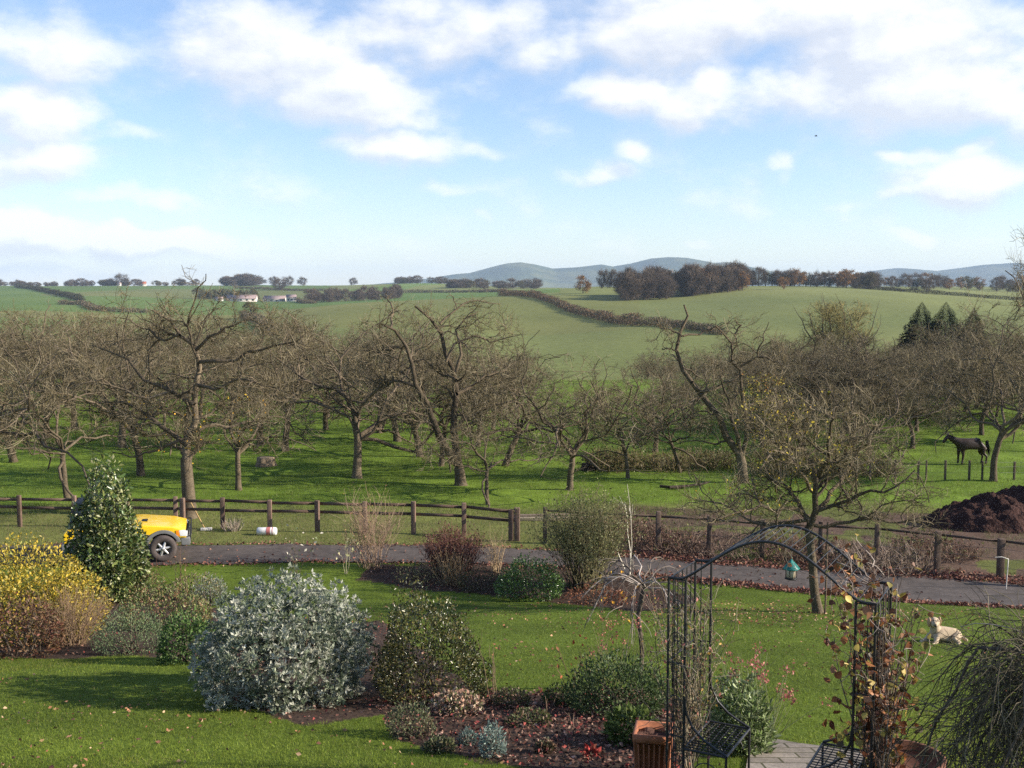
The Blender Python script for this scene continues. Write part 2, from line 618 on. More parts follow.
def gp(px, py):
    """the place where the ground meets this pixel's direction"""
    d = ray(px, py)
    d = d / d[1]
    X, Y, Z = d[0] * _TT, _TT, CAMZ + d[2] * _TT
    g = Z - H(X, Y)
    i = int(np.argmax(g < 0))
    if i == 0:
        i = len(_TT) - 1
    a, b = g[i - 1], g[i]
    f = a / (a - b) if a != b else 0
    y = _TT[i - 1] + f * (_TT[i] - _TT[i - 1])
    x = d[0] * y
    return np.array([x, y, float(H(x, y))])


def gxy(px, Y):
    x = (px - 512) / FPX * Y
    return np.array([x, Y, float(H(x, Y))])


def inside(poly, X, Y):
    poly = np.asarray(poly)
    r = np.zeros(X.shape, bool)
    j = len(poly) - 1
    for i in range(len(poly)):
        xi, yi, xj, yj = *poly[i], *poly[j]
        with np.errstate(divide='ignore', invalid='ignore'):
            c = ((yi > Y) != (yj > Y)) & (X < (xj - xi) * (Y - yi) / (yj - yi + 1e-12) + xi)
        r ^= c
        j = i
    return r


def gpoly(pts):
    return np.array([gp(*p)[:2] for p in pts])


# beds of bare soil in the garden, traced on the ground
BEDS = [gpoly([(395, 740), (370, 700), (480, 692), (560, 692), (660, 690), (700, 720), (690, 790), (560, 775), (470, 758)]),
        gpoly([(355, 580), (370, 566), (480, 562), (560, 565), (650, 580), (700, 600), (640, 612), (540, 600), (430, 590)]),
        gpoly([(-60, 655), (-60, 610), (90, 592), (190, 588), (220, 610), (225, 660), (120, 655), (60, 660)]),
        gpoly([(215, 700), (215, 650), (380, 620), (480, 690), (400, 715), (300, 725)])]
BACKL = [(-700, 546), (150, 545), (300, 545), (450, 546), (560, 551), (650, 559), (740, 566), (860, 574), (1000, 583), (1200, 597)]
FRONTL = [(-700, 567), (150, 566), (300, 562), (450, 563), (560, 568), (650, 576), (740, 584), (860, 595), (1000, 607), (1200, 624)]
BACK, FRONT = gpoly(BACKL), gpoly(FRONTL)


def ground_colour(X, Y):
    px = 512 + FPX * X / np.maximum(Y, 1)
    n1, n2 = fbm(X * .6, Y * .6, 11), fbm(X * .12, Y * .12, 12)
    C = np.zeros(X.shape + (3,))
    lawn = np.stack([.054 + .065 * n1, .08 + .085 * n1, .009 + .012 * n1], -1)
    C[:] = lawn
    verge = np.stack([.11 + .05 * n1, .12 + .05 * n1, .035 + .01 * n1], -1)
    yb = np.interp(X, BACK[:, 0], BACK[:, 1])
    C = np.where((Y > yb)[..., None], verge, C)
    # reddish bare strip beyond the drive on the right
    red = np.stack([.08 + .05 * n1, .053 + .03 * n1, .038 + .02 * n1], -1)
    k = ((px > 610 + 90 * (n1 - .5)) & (Y > yb + .3) & (Y < 39.5 + 6 * (n2 - .5) - np.clip((px - 800) / 200, 0, 1) * 2))[..., None]
    C = np.where(k, np.where((n1 > .42)[..., None], red, verge * .8), C)
    orch = np.stack([.09 + .06 * n2, .145 + .07 * n2, .016 + .012 * n2], -1) * (.75 + .5 * n1)[..., None]
    t = np.clip((Y - 38.5 - 2 * n1) / 1.5, 0, 1)[..., None]
    C = C * (1 - t) + orch * t
    for p in BEDS:
        k = inside(p, X + .25 * (fbm(X * 2, Y * 2, 21) - .5), Y + .6 * (fbm(X * 2, Y * 2, 22) - .5))
        C = np.where(k[..., None], np.array([.05, .033, .024]) * (.7 + .8 * n1)[..., None], C)
    # distant pasture: pale green sown fields, brighter grass, stubble
    f = np.clip((Y - 98) / 26, 0, 1)[..., None]
    m = np.clip((fbm(X * .006, Y * .006, 31) - .5) * 1.7 + .5, 0, 1)
    streak = .88 + .24 * fbm(X * .03, Y * .006, 33)
    pale = np.stack([.135 + .06 * m, .155 + .05 * m, .046 + .02 * m], -1) * streak[..., None]
    olive = np.stack([.135 + .06 * m, .145 + .05 * m, .042 + .02 * m], -1) * streak[..., None]
    green = np.stack([.085 + .04 * m, .135 + .04 * m, .03 + .01 * m], -1)
    far = pale
    right = px > 560 + (Y - 450) * -.02
    far = np.where(((px > 260) & (px < 640) & (Y > 440) & (Y < 830))[..., None], olive, far)
    far = np.where(((px < 345) & (Y > 800) & (Y < 1250))[..., None], green, far)
    far = np.where(((px < 330) & (Y >= 1250) & (Y < 2500))[..., None], np.where((vnoise(X * .004, Y * .0035, 41) > .45)[..., None], green, pale * .85), far)
    far = np.where(((px >= 330) & (px < 560) & (Y >= 900))[..., None], np.where((vnoise(X * .005, Y * .003, 42) > .5)[..., None], green * 1.15, pale), far)
    far = np.where(((px < 255) & (Y < 800) & (Y > 180))[..., None], np.where((vnoise(X * .012, Y * .01, 43) > .5)[..., None], green, olive), far)
    return C * (1 - f) + far * f


def build_ground():
    u = np.concatenate([np.linspace(-1.7, -.56, 60, endpoint=False), np.linspace(-.56, .56, 620), np.linspace(.56, 1.7, 61)[1:]])
    Yv = np.concatenate([np.linspace(.6, 7, 14, endpoint=False), np.exp(np.linspace(math.log(7), math.log(64), 330, endpoint=False)),
                         np.exp(np.linspace(math.log(64), math.log(3000), 330, endpoint=False)), np.exp(np.linspace(math.log(3000), math.log(15000), 24))])
    Yg, U = np.meshgrid(Yv, u, indexing='ij')
    X = U * np.maximum(Yg, 3)
    Z = H(X, Yg)
    C = ground_colour(X, Yg)
    r, c = Yg.shape
    idx = np.arange(r * c).reshape(r, c)
    F = np.stack([idx[:-1, :-1], idx[:-1, 1:], idx[1:, 1:], idx[1:, :-1]], -1).reshape(-1, 4)
    mb = MB()
    mb.add(np.stack([X, Yg, Z], -1).reshape(-1, 3), F, C.reshape(-1, 3))
    tag(mb.build('ground', M['ground'], smooth=True), kind='structure')


build_ground()


def strip(name, A, B, m, lift, nseg=140, nw=8):
    t = np.linspace(0, 1, nseg)
    ts = np.linspace(0, 1, len(A))
    a = np.stack([np.interp(t, ts, A[:, i]) for i in (0, 1)], -1)
    b = np.stack([np.interp(t, ts, B[:, i]) for i in (0, 1)], -1)
    b[:, 1] += (fbm(b[:, 0] * 1.1, b[:, 0] * 0, 51) - .5) * .55
    a[:, 1] += (fbm(a[:, 0] * 1.1, a[:, 0] * 0, 52) - .5) * .55
    w = np.linspace(0, 1, nw)[None, :, None]
    P = a[:, None] * (1 - w) + b[:, None] * w
    Z = H(P[..., 0], P[..., 1]) + lift + .02
    idx = np.arange(nseg * nw).reshape(nseg, nw)
    F = np.stack([idx[:-1, :-1], idx[:-1, 1:], idx[1:, 1:], idx[1:, :-1]], -1).reshape(-1, 4)
    mb = MB()
    mb.add(np.concatenate([P, Z[..., None]], -1).reshape(-1, 3), F)
    return tag(mb.build(name, m, smooth=True), kind='structure')


strip('drive', FRONT, BACK, M['asphalt'], .004)
_pa = np.array([gp(752, 737)[:2], gp(905, 758)[:2]])
_pb = _pa + np.array([[-.9, -3.6], [-.9, -3.6]])
strip('paved_path', _pb, _pa, M['paving'], .004, 20, 40)


def build_hills():
    mb = MB()
    prof1 = [(380, 284), (430, 279), (455, 274.5), (470, 273), (495, 266.5), (508, 263.5), (520, 262.5), (535, 264.5), (552, 268.5), (575, 267.5), (600, 264.5),
             (612, 266.5), (630, 263.5), (650, 258.5), (665, 257.2), (685, 258.2), (700, 261), (712, 263), (725, 262), (745, 267), (775, 273), (830, 281), (900, 287)]
    prof2 = [(780, 284), (830, 278), (870, 271), (895, 268), (915, 269.5), (935, 271), (955, 268.5), (985, 264.5), (1010, 263), (1040, 265), (1100, 262), (1200, 268), (1400, 280), (1700, 287)]
    for prof, Y0, dep, base in ((prof1, 9000, 1700, (.058, .072, .03)), (prof2, 10500, 1500, (.05, .06, .03))):
        prof = np.array(prof, float)
        pxs = np.arange(prof[0, 0], prof[-1, 0], 2.0)
        sky = np.interp(pxs, prof[:, 0], prof[:, 1])
        zr = np.array([at(p, q, Y0)[2] for p, q in zip(pxs, sky)])
        X = (pxs - 512) / FPX * Y0
        s = np.linspace(-1, 1, 41)
        G = np.cos(s * math.pi / 2) ** 1.3
        XX = np.repeat(X[:, None], 41, 1)
        YY = Y0 + s[None] * dep * (1 + .25 * (fbm(X * .0012, X * 0, 61)[:, None] - .5))
        ZZ = -60 + (zr[:, None] + 60) * G[None]
        gul = (fbm(XX * .0035, YY * .0012, 62) - .5) * 70 * np.sin(np.abs(s)[None] * math.pi)
        ZZ = ZZ + gul
        idx = np.arange(len(pxs) * 41).reshape(len(pxs), 41)
        F = np.stack([idx[:-1, :-1], idx[:-1, 1:], idx[1:, 1:], idx[1:, :-1]], -1).reshape(-1, 4)
        m = fbm(XX * .003, YY * .003, 63)[..., None]
        C = np.array(base) * (.7 + .7 * m) + np.array([.03, .018, .004]) * (m > .55)
        mb.add(np.stack([XX, YY, ZZ], -1).reshape(-1, 3), F[:, ::-1], C.reshape(-1, 3))
    tag(mb.build('hills', M['hill'], smooth=True), kind='structure')


build_hills()


def build_haze():
    mb = MB()
    x, y0, y1, z0, z1 = 27000, -60, 16000, -62, 330
    V = [(-x, y0, z0), (x, y0, z0), (x, y1, z0), (-x, y1, z0), (-x, y0, z1), (x, y0, z1), (x, y1, z1), (-x, y1, z1)]
    F = np.array([[0, 3, 2, 1], [4, 5, 6, 7], [0, 1, 5, 4], [1, 2, 6, 5], [2, 3, 7, 6], [3, 0, 4, 7]])
    mb.add(V, F)
    m = bpy.data.materials.new('air')
    m.use_nodes = True
    nt = m.node_tree
    nt.nodes.remove(nt.nodes['Principled BSDF'])
    v = nt.nodes.new('ShaderNodeVolumePrincipled')
    v.inputs['Color'].default_value = (.6, .78, 1, 1)
    v.inputs['Density'].default_value = 6.5e-5
    v.inputs['Anisotropy'].default_value = .0
    nt.links.new(v.outputs[0], nt.nodes['Material Output'].inputs['Volume'])
    tag(mb.build('haze', m), kind='stuff')


build_haze()

# ------------------------------------------------------------------ trees
BARK = np.array([.11, .086, .058])
TWIG = [(.1, .08, .042), (.125, .102, .052), (.064, .05, .03), (.2, .165, .1), (.25, .21, .14)]


def resample(p, k):
    p = np.asarray(p, float)
    d = np.concatenate([[0], np.cumsum(np.linalg.norm(np.diff(p, axis=0), axis=1))])
    t = np.linspace(0, d[-1], k)
    return np.stack([np.interp(t, d, p[:, i]) for i in range(3)], -1)


def grow(rng, P0, D, L, k, wander, up):
    n = len(P0)
    P = np.empty((n, k + 1, 3))
    P[:, 0] = P0
    D = unit(D)
    for i in range(k):
        D = unit(D + wander * rng.normal(size=(n, 3)) + np.array([0, 0, up]))
        P[:, i + 1] = P[:, i] + D * (L / k)[:, None]
    return P


def kids(rng, P, R, m, t0, t1, a0, a1, outward=0.0, centre=None):
    n, k, _ = P.shape
    pi = np.repeat(np.arange(n), m)
    t = rng.uniform(t0, t1, len(pi)) * (k - 1)
    i = np.minimum(t.astype(int), k - 2)
    f = (t - i)[:, None]
    pos = P[pi, i] * (1 - f) + P[pi, i + 1] * f
    tan = unit(P[pi, i + 1] - P[pi, i])
    per = unit(np.cross(tan, rng.normal(size=tan.shape)))
    a = np.radians(rng.uniform(a0, a1, len(pi)))[:, None]
    d = tan * np.cos(a) + per * np.sin(a)
    r = R[pi, i] * (1 - f[:, 0]) + R[pi, i + 1] * f[:, 0]
    return pos, d, r, pi


def taper(r0, r1, k):
    t = np.linspace(0, 1, k)[None]
    return np.asarray(r0)[:, None] * (1 - t) + np.asarray(r1)[:, None] * t


def tree_mesh(seed, h, trunk_h, trunk_r, spread=1.0, nlimb=7, m=(7, 7, 6), limbs=None, trunk=None, wander=.28, up=.05,
              twig=.006, tcol=TWIG, bark=BARK, limb_angle=(30, 65), lens=(.36, .17, .075), leafcols=None, nleaf=0, leafsize=.05, leafbox=None, droop=0.0, zmax=None, rmax=None, zmin=None):
    """returns (wood mesh, crown mesh): trunk and limbs, then branches and twigs level by level"""
    rng = np.random.default_rng(seed)
    wood, crown = MB(), MB()

    def keep(P_, *rest):
        k = np.ones(len(P_), bool)
        if zmax is not None:
            k &= P_[..., 2].max(1) < zmax * (1 - .12 * rng.random(len(P_)) ** 3)
        if zmin is not None:
            k &= P_[..., 2].min(1) > zmin * (1 - .5 * rng.random(len(P_)) ** 3)
        if rmax is not None:
            k &= np.hypot(P_[..., 0] - rmax[0], P_[..., 1]).max(1) < rmax[1]
        return (P_[k],) + tuple(r_[k] for r_ in rest)
    if trunk is None:
        tp = grow(rng, np.zeros((1, 3)), np.array([[rng.normal() * .12, rng.normal() * .12, 1]]), np.array([trunk_h]), 8, .09, .05)
    else:
        tp = resample(trunk, 9)[None]
    fl = np.array([[1.35, 1.1, 1.0, .96, .93, .9, .88, .85, .8]])
    tr = trunk_r * fl

    def bcol(n):
        return np.clip(bark * (1 + .14 * rng.normal(size=(n, 1))), .01, 1)
    tubes(wood, tp, tr, 9, bcol(1))
    if limbs is None:
        az = np.arange(nlimb) * 2 * math.pi / nlimb + rng.uniform(0, 6) + rng.normal(size=nlimb) * .3
        an = np.radians(rng.uniform(*limb_angle, nlimb))
        D = np.stack([np.sin(an) * np.cos(az), np.sin(an) * np.sin(az), np.cos(an)], -1)
        t = rng.uniform(.72, 1, nlimb) * 8
        i = np.minimum(t.astype(int), 7)
        P0 = tp[0, i] + (tp[0, i + 1] - tp[0, i]) * (t - i)[:, None]
        L = (h - trunk_h) * rng.uniform(.8, 1.15, nlimb) * (1 + (spread - 1) * np.sin(an))
        lp = grow(rng, P0, D, L, 9, wander, up)
        lr0 = trunk_r * rng.uniform(.42, .62, nlimb)
        lr1 = np.full(nlimb, .016)
    else:
        lp = np.stack([resample(q, 10) for q, r in limbs])
        lp[:, 1:-1] += rng.normal(size=lp[:, 1:-1].shape) * .035
        lr0 = np.array([r for q, r in limbs])
        lr1 = np.maximum(lr0 * .22, .014)
    R1 = taper(lr0, lr1, 10)
    tubes(wood, lp, R1, 7, bcol(len(lp)))
    # branches
    ll = np.linalg.norm(lp[:, -1] - lp[:, 0], axis=1)
    p, d, r, pi = kids(rng, lp, R1, m[0], .18, 1, 30, 85)
    L = h * lens[0] * rng.uniform(.55, 1.15, len(p)) * np.clip(ll[pi] / np.median(ll), .5, 1.2)
    P2 = grow(rng, p, d + np.array([0, 0, .25]), L, 6, wander, up)
    R2 = taper(np.minimum(r * .62, .05 * h / 7), np.full(len(p), .010), 7)
    P2, R2 = keep(P2, R2)
    tubes(crown, P2, R2, 5, bcol(len(P2)) * .95)
    p, d, r, pi = kids(rng, P2, R2, m[1], .15, 1, 30, 80)
    P3 = grow(rng, p, d + np.array([0, 0, .18 - droop]), h * lens[1] * rng.uniform(.5, 1.2, len(p)), 4, wander, up - droop * .3)
    R3 = taper(np.minimum(r * .6, .018), np.full(len(p), twig), 5)
    P3, R3 = keep(P3, R3)
    tubes(crown, P3, R3, 3, pick(rng, len(P3), tcol))
    p, d, r, pi = kids(rng, P3, R3, m[2], .1, 1, 25, 75)
    P4 = grow(rng, p, d + np.array([0, 0, .2 - droop]), h * lens[2] * rng.uniform(.4, 1.3, len(p)), 2, wander * .8, up - droop * .5)
    P4, = keep(P4)
    tubes(crown, P4, taper(np.full(len(P4), twig), np.full(len(P4), twig * .45), 3), 3, pick(rng, len(P4), tcol))
    tips = P4[:, -1]
    if nleaf:
        q = tips
        if leafbox is not None:
            lo, hi = np.array(leafbox[0]), np.array(leafbox[1])
            q = tips[np.all((tips > lo) & (tips < hi), 1)]
        if len(q):
            q = q[rng.integers(0, len(q), nleaf)] + rng.normal(size=(nleaf, 3)) * .05
            leaves(crown, q, rng.normal(size=(nleaf, 3)) + [0, 0, -.5], rng.uniform(.7, 1.3, nleaf) * leafsize, .6, pick(rng, nleaf, leafcols, .25), rng)
    return wood, crown


def make_tree(name, label, cat, loc, group=None, **kw):
    w, c = tree_mesh(**kw)
    t = thing(name, label, cat, loc, group)
    w.build('trunk', M['bark'], t, smooth=True)
    c.build('crown', M['twig'], t)
    return t


def limb_px(base, Y, pts, seed, amp=1.0):
    """limb drawn by pixels at the tree's own distance, then swung in depth"""
    rng = np.random.default_rng(seed)
    sl = rng.normal() * amp * .45
    out, acc = [], rng.normal() * .0
    for i, (px, py) in enumerate(pts):
        q = at(px, py, Y)
        dy = 0 if i == 0 else sl * i / (len(pts) - 1) * 2 + rng.normal() * .12
        q = at(px, py, Y + dy)
        out.append(q - base)
    return out


# ---- the old fruit trees that stand out, limbs as in the photograph
def hero(name, label, base_px, Y, trunk_pts, limbs, seed, h, tr, amp=1.0, group='old fruit trees of the orchard', **kw):
    x = (base_px - 512) / FPX * Y
    base = np.array([x, Y, float(H(x, Y)) - .05])
    tp = [at(px, py, Y) - base for px, py in trunk_pts]
    tp[0] = np.array([tp[0][0], 0, 0])
    ll = [(limb_px(base, Y, q, seed * 31 + i, amp), r) for i, (q, r) in enumerate(limbs)]
    return make_tree(name, label, 'tree', base, group, seed=seed, h=h, trunk_h=1, trunk_r=tr, limbs=ll, trunk=tp, **kw)


hero('fruit_tree', 'large old bare fruit tree with a thick forked trunk right beside the rail fence', 190, 37.6,
     [(190, 528), (189, 500), (187, 475), (186, 458)],
     [([(187, 462), (183, 452), (178, 448), (177, 444)], .10),
      ([(187, 462), (195, 452), (202, 440), (200, 432)], .12),
      ([(186, 460), (187, 443), (195, 422), (196, 395), (200, 372), (196, 348), (179, 334), (166, 317), (152, 310)], .15),
      ([(199, 372), (193, 345), (188, 324), (196, 297), (203, 282), (206, 274)], .045),
      ([(188, 446), (176, 436), (160, 424), (149, 416), (130, 405), (105, 402)], .10),
      ([(194, 405), (180, 395), (166, 389), (144, 380), (129, 362), (112, 351), (92, 345)], .09),
      ([(198, 362), (215, 360), (230, 363), (250, 351), (275, 346), (298, 341), (310, 330)], .07),
      ([(199, 430), (212, 424), (230, 428), (252, 420), (275, 424)], .07),
      ([(197, 385), (215, 388), (240, 378), (262, 385), (285, 392)], .07),
      ([(196, 350), (212, 335), (235, 325), (255, 318)], .06),
      ([(180, 440), (160, 450), (135, 458), (112, 452)], .06),
      ([(170, 392), (150, 400), (120, 388), (88, 380), (70, 388)], .05),
      ([(180, 335), (160, 340), (140, 325), (120, 318)], .05)],
     11, 8.4, .235, 1.6, m=(8, 7, 7), wander=.38, lens=(.19, .1, .05), twig=.006, zmax=8.75, zmin=2.2, leafcols=[(.45, .3, .03), (.4, .22, .03)], nleaf=160, leafsize=.09,
     leafbox=((-2.4, -3, 1.8), (2.5, 3, 4.2)))
hero('fruit_tree', 'big bare fruit tree whose stout trunk splits low into two crooked limbs, mid orchard', 461, 45.6,
     [(461, 487), (460, 475), (459, 466)],
     [([(459, 470), (456, 456), (452, 430), (457, 402), (456, 375), (446, 362), (439, 324), (425, 314), (415, 306)], .19),
      ([(456, 372), (462, 351), (456, 331), (466, 318), (478, 312)], .08),
      ([(457, 394), (470, 388), (486, 375), (500, 372), (515, 362)], .08),
      ([(460, 468), (446, 450), (435, 429), (430, 412), (417, 385), (405, 341), (391, 328), (381, 324)], .18),
      ([(391, 328), (394, 312), (389, 300), (378, 296)], .06),
      ([(405, 345), (392, 350), (372, 352), (352, 348)], .06),
      ([(446, 362), (455, 345), (475, 335), (492, 342), (520, 335)], .06),
      ([(456, 380), (440, 372), (425, 360), (415, 362)], .06),
      ([(418, 388), (400, 380), (380, 384), (360, 376)], .07),
      ([(440, 324), (452, 312), (470, 300), (500, 304)], .05),
      ([(452, 430), (470, 415), (495, 405), (525, 398)], .08),
      ([(452, 432), (464, 424), (482, 420), (505, 426)], .06),
      ([(432, 418), (412, 412), (395, 418), (372, 414)], .06)],
     12, 8.0, .25, 1.6, m=(7, 7, 7), wander=.38, lens=(.18, .1, .05), twig=.006, zmax=8.2, zmin=2.1)
hero('fruit_tree', 'half dead leaning fruit tree with contorted bare limbs and a yellow leafy side', 742, 46.4,
     [(743, 481), (742, 465), (739, 452)],
     [([(739, 454), (728, 435), (715, 413), (702, 396), (690, 380), (679, 365), (676, 352), (682, 339), (679, 323), (691, 312), (684, 305)], .17),
      ([(682, 337), (672, 330), (660, 328), (655, 322)], .05),
      ([(676, 352), (668, 348), (662, 350)], .04),
      ([(683, 336), (700, 333), (718, 328), (730, 322)], .05),
      ([(692, 382), (696, 390), (705, 391), (721, 387), (736, 379), (742, 366)], .08),
      ([(741, 455), (736, 430), (731, 409), (726, 394), (720, 375)], .12),
      ([(742, 455), (748, 430), (744, 404), (739, 368), (731, 360), (734, 336), (721, 331), (715, 325)], .11),
      ([(734, 336), (740, 325), (735, 320)], .04),
      ([(741, 366), (757, 357), (760, 345), (769, 322)], .06),
      ([(757, 357), (775, 360), (783, 366), (782, 378)], .05),
      ([(743, 410), (758, 400), (772, 405), (790, 398)], .08),
      ([(746, 432), (765, 425), (785, 432), (800, 428)], .07),
      ([(733, 440), (715, 444), (695, 440), (678, 444)], .06)],
     13, 7.4, .225, 1.3, m=(4, 6, 6), wander=.36, lens=(.2, .12, .06), zmax=7.5, leafcols=[(.28, .22, .04), (.18, .16, .04), (.26, .13, .04), (.34, .28, .05)], nleaf=1100, leafsize=.085,
     leafbox=((0, -3, 1.0), (2.8, 3, 4.7)))

# ---- a kit of ordinary orchard trees, copied about the orchard
KIT = []
for i, (hh, th, r, sp, nl) in enumerate([(6.4, 2.0, .115, 1.25, 8), (6.8, 1.7, .14, 1.3, 9), (6.0, 1.8, .1, 1.1, 7), (7.0, 1.9, .15, 1.3, 9), (5.6, 1.7, .085, 1.2, 7), (6.6, 2.2, .13, 1.2, 8)]):
    w, c = tree_mesh(seed=40 + i, h=hh, trunk_h=th, trunk_r=r, spread=sp, nlimb=nl, m=(7, 7, 7), wander=.36, up=.01, lens=(.28, .14, .065), twig=.0065, zmax=hh * 1.02, zmin=hh * .27, limb_angle=(22, 56),
                     bark=np.array([.135, .105, .072]) if i % 2 else BARK)
    KIT.append((w, c, float(np.quantile(np.concatenate(c.V)[:, 2], .995))))
KITROOT = {}


def orchard(px, py, toppy, kit, rz, label, group, Y=None, sx=1.0, name='fruit_tree'):
    b = gp(px, py) if Y is None else gxy(px, Y)
    w, c, hh = KIT[kit]
    top = at(px, toppy, b[1])[2]
    sc = (top - b[2]) / hh
    b = b - np.array([0, 0, .06])
    if kit not in KITROOT:
        t = thing(name, label, 'tree', b, group)
        w.build('trunk', M['bark'], t, smooth=True)
        c.build('crown', M['twig'], t)
        KITROOT[kit] = t
        t.rotation_euler = (0, 0, rz)
        t.scale = (sc * sx, sc * sx, sc)
        return t
    return copy_thing(KITROOT[kit], b, rz, (sc * sx, sc * sx, sc), label, group)


G1 = 'old fruit trees of the orchard'
for a in [
    (-32, 512, 296, 1, .4, 'bare fruit tree at the picture\'s left edge, its limbs reaching in high', None, 1.1),
    (14, 462, 318, 0, 1.1, 'bare fruit tree with a straight trunk behind the left end of the fence', None, 1.25),
    (68, 500, 352, 4, 2.2, 'young bare fruit tree with a thin pale trunk behind the tall evergreen shrub', None, 1.15),
    (141, 476, 322, 5, .2, 'bare fruit tree just left of the big forked fence tree', None, 1.15),
    (239, 490, 345, 2, 3.0, 'bare fruit tree with a slender trunk just right of the big forked fence tree', None, 1.15),
    (285, 451, 318, 5, 4.0, 'bare fruit tree behind the cut stump on the left grass', None, 1.2),
    (357, 478, 306, 3, 5.1, 'bare fruit tree with a pale lit lower trunk left of the two limbed tree', None, 1.1),
    (420, 457, 322, 1, .9, 'bare fruit tree standing close behind the two limbed big tree on its left', None, 1.1),
    (441, 466, 330, 2, .9, 'slim bare fruit tree half hidden behind the two limbed big tree', None, 1.1),
    (488, 505, 398, 4, 1.7, 'small bare fruit tree close behind the rails, leaning right of the two limbed tree', None, 1.1),
    (505, 466, 335, 0, 2.9, 'bare fruit tree behind the small leaning tree, only a short trunk showing', None, 1.2),
    (569, 490, 352, 2, .3, 'bare round headed fruit tree beside the dark stump in mid grass', None, 1.35),
    (655, 452, 346, 1, 2.4, 'dark bare fruit tree with slanting trunk behind the bramble bank', None, 1.1),
    (680, 473, 368, 4, 3.3, 'small dark fruit tree in front of the bramble bank', None, 1.1),
    (993, 481, 330, 5, 1.9, 'tall dark bare tree beside the pony and the wire fence', None, 1.05),
    (628, 478, 385, 2, 4.4, 'low bare fruit tree at the left end of the bramble bank', None, 1.2),
]:
    orchard(a[0], a[1], a[2], a[3], a[4], a[5], G1, sx=a[7])
rng = np.random.default_rng(3)
G2 = 'back rows of the bare orchard'
k = 0
for Y in (60, 67, 74, 82, 91, 100):
    for X in np.concatenate([np.arange(-52, 4, 6.4), np.arange(6, 58, 5.2)]):
        x, y = X + rng.normal() * 1.2, Y + rng.normal() * 1.3
        px = 512 + FPX * x / y
        if px < -60 or px > 1085:
            continue
        if px > 640 and Y < 62:
            continue
        top = np.interp(px, [0, 200, 300, 420, 500, 560, 650, 760, 860, 1024], [312, 312, 318, 322, 340, 388, 378, 350, 352, 348]) + rng.normal() * 7
        side = 'left' if px < 512 else 'right'
        orchard(px, 0, top, int(rng.integers(0, 6)), rng.uniform(0, 6.28),
                'bare grey brown fruit tree among the thick back rows, %s half of the orchard' % side, G2 + ', ' + side, Y=y, sx=rng.uniform(1.05, 1.35))
        k += 1
for Y, n in ((108, 11), (116, 12), (128, 12), (143, 12), (165, 10)):
    for j in range(n):
        px = 640 + (j + rng.uniform(.1, .9)) * (440 / n)
        top = np.interp(px, [650, 760, 800, 900, 1024], [356, 346, 342, 354, 346]) + rng.normal() * 6
        orchard(px, 0, top, int(rng.integers(0, 6)), rng.uniform(0, 6.28), 'tall bare tree in the wooded dip below the far right field',
                'bare trees in the dip', Y=Y + rng.normal() * 5, sx=1.15, name='bare_tree')
for j in range(40):
    Y = rng.uniform(60, 106)
    px = rng.uniform(745, 1075)
    if 930 < px < 1030 and Y < 66:
        continue
    orchard(px, 0, np.interp(px, [745, 860, 930, 980, 1060], [350, 350, 352, 328, 312]) + rng.normal() * 13, int(rng.integers(0, 6)), rng.uniform(0, 6.28),
            'bare tree in the dark thicket beyond the wire fence on the right', 'thicket beyond the right fence', Y=Y, sx=rng.uniform(1.2, 1.6), name='bare_tree')
# tree just out of frame on the right whose twigs hang into the corner of the sky
orchard(1070, 0, 226, 3, 2.0, 'tall bare tree at the right edge whose fine twigs stand against the sky', None, Y=62, sx=.62, name='bare_tree')

# ---- garden tree beyond the iron arch
gY = gp(818, 613)
gb = gY - np.array([0, 0, .05])


def gl(pts, s, amp=1.2):
    return limb_px(gb, gY[1], pts, s, amp)


garden_tree = make_tree('fruit_tree', 'low spreading garden tree with few yellow leaves on the lawn by the drive', 'tree', gb, None,
                        seed=21, h=5.4, trunk_h=1, trunk_r=.1,
                        trunk=[at(px, py, gY[1]) - gb for px, py in [(818, 614), (814, 590), (812, 559), (808, 527)]],
                        limbs=[(gl([(808, 530), (803, 512), (799, 500), (785, 486), (765, 476)], 1), .07),
                               (gl([(809, 530), (816, 508), (817, 477), (804, 449), (788, 418), (775, 395)], 2), .075),
                               (gl([(812, 520), (826, 500), (842, 478), (858, 452), (870, 430)], 3), .06),
                               (gl([(814, 512), (835, 505), (860, 495), (890, 488), (915, 470)], 4), .05),
                               (gl([(803, 512), (785, 508), (760, 506), (735, 512), (712, 522)], 5), .05),
                               (gl([(806, 520), (780, 525), (750, 520), (725, 505), (700, 500)], 6, 1.8), .045),
                               (gl([(812, 525), (840, 524), (868, 518), (900, 524), (925, 516)], 7, 1.8), .045),
                               (gl([(817, 480), (828, 455), (830, 425), (842, 400)], 8), .05),
                               (gl([(805, 450), (790, 445), (770, 440), (755, 425)], 9), .04),
                               (gl([(816, 495), (800, 470), (790, 455), (772, 450), (760, 470)], 10, 2), .04),
                               (gl([(816, 490), (840, 470), (850, 440), (885, 432)], 11, 2.2), .04)],
                        m=(8, 8, 8), lens=(.22, .13, .06), twig=.0045, wander=.34, up=.0, zmax=5.45,
                        leafcols=[(.4, .3, .03), (.3, .24, .04), (.24, .2, .04)], nleaf=520, leafsize=.07, leafbox=((-2.6, -3, 1.5), (.6, 3, 5.3)))

# ------------------------------------------------------------------ far trees (one mesh each; trunk inside)
BARE = [(.125, .094, .07), (.155, .115, .085), (.1, .078, .058)]
RUST = [(.22, .11, .04), (.26, .13, .045), (.17, .09, .04), (.2, .13, .05)]
DARKG = [(.006, .014, .009), (.009, .02, .012), (.004, .01, .007)]


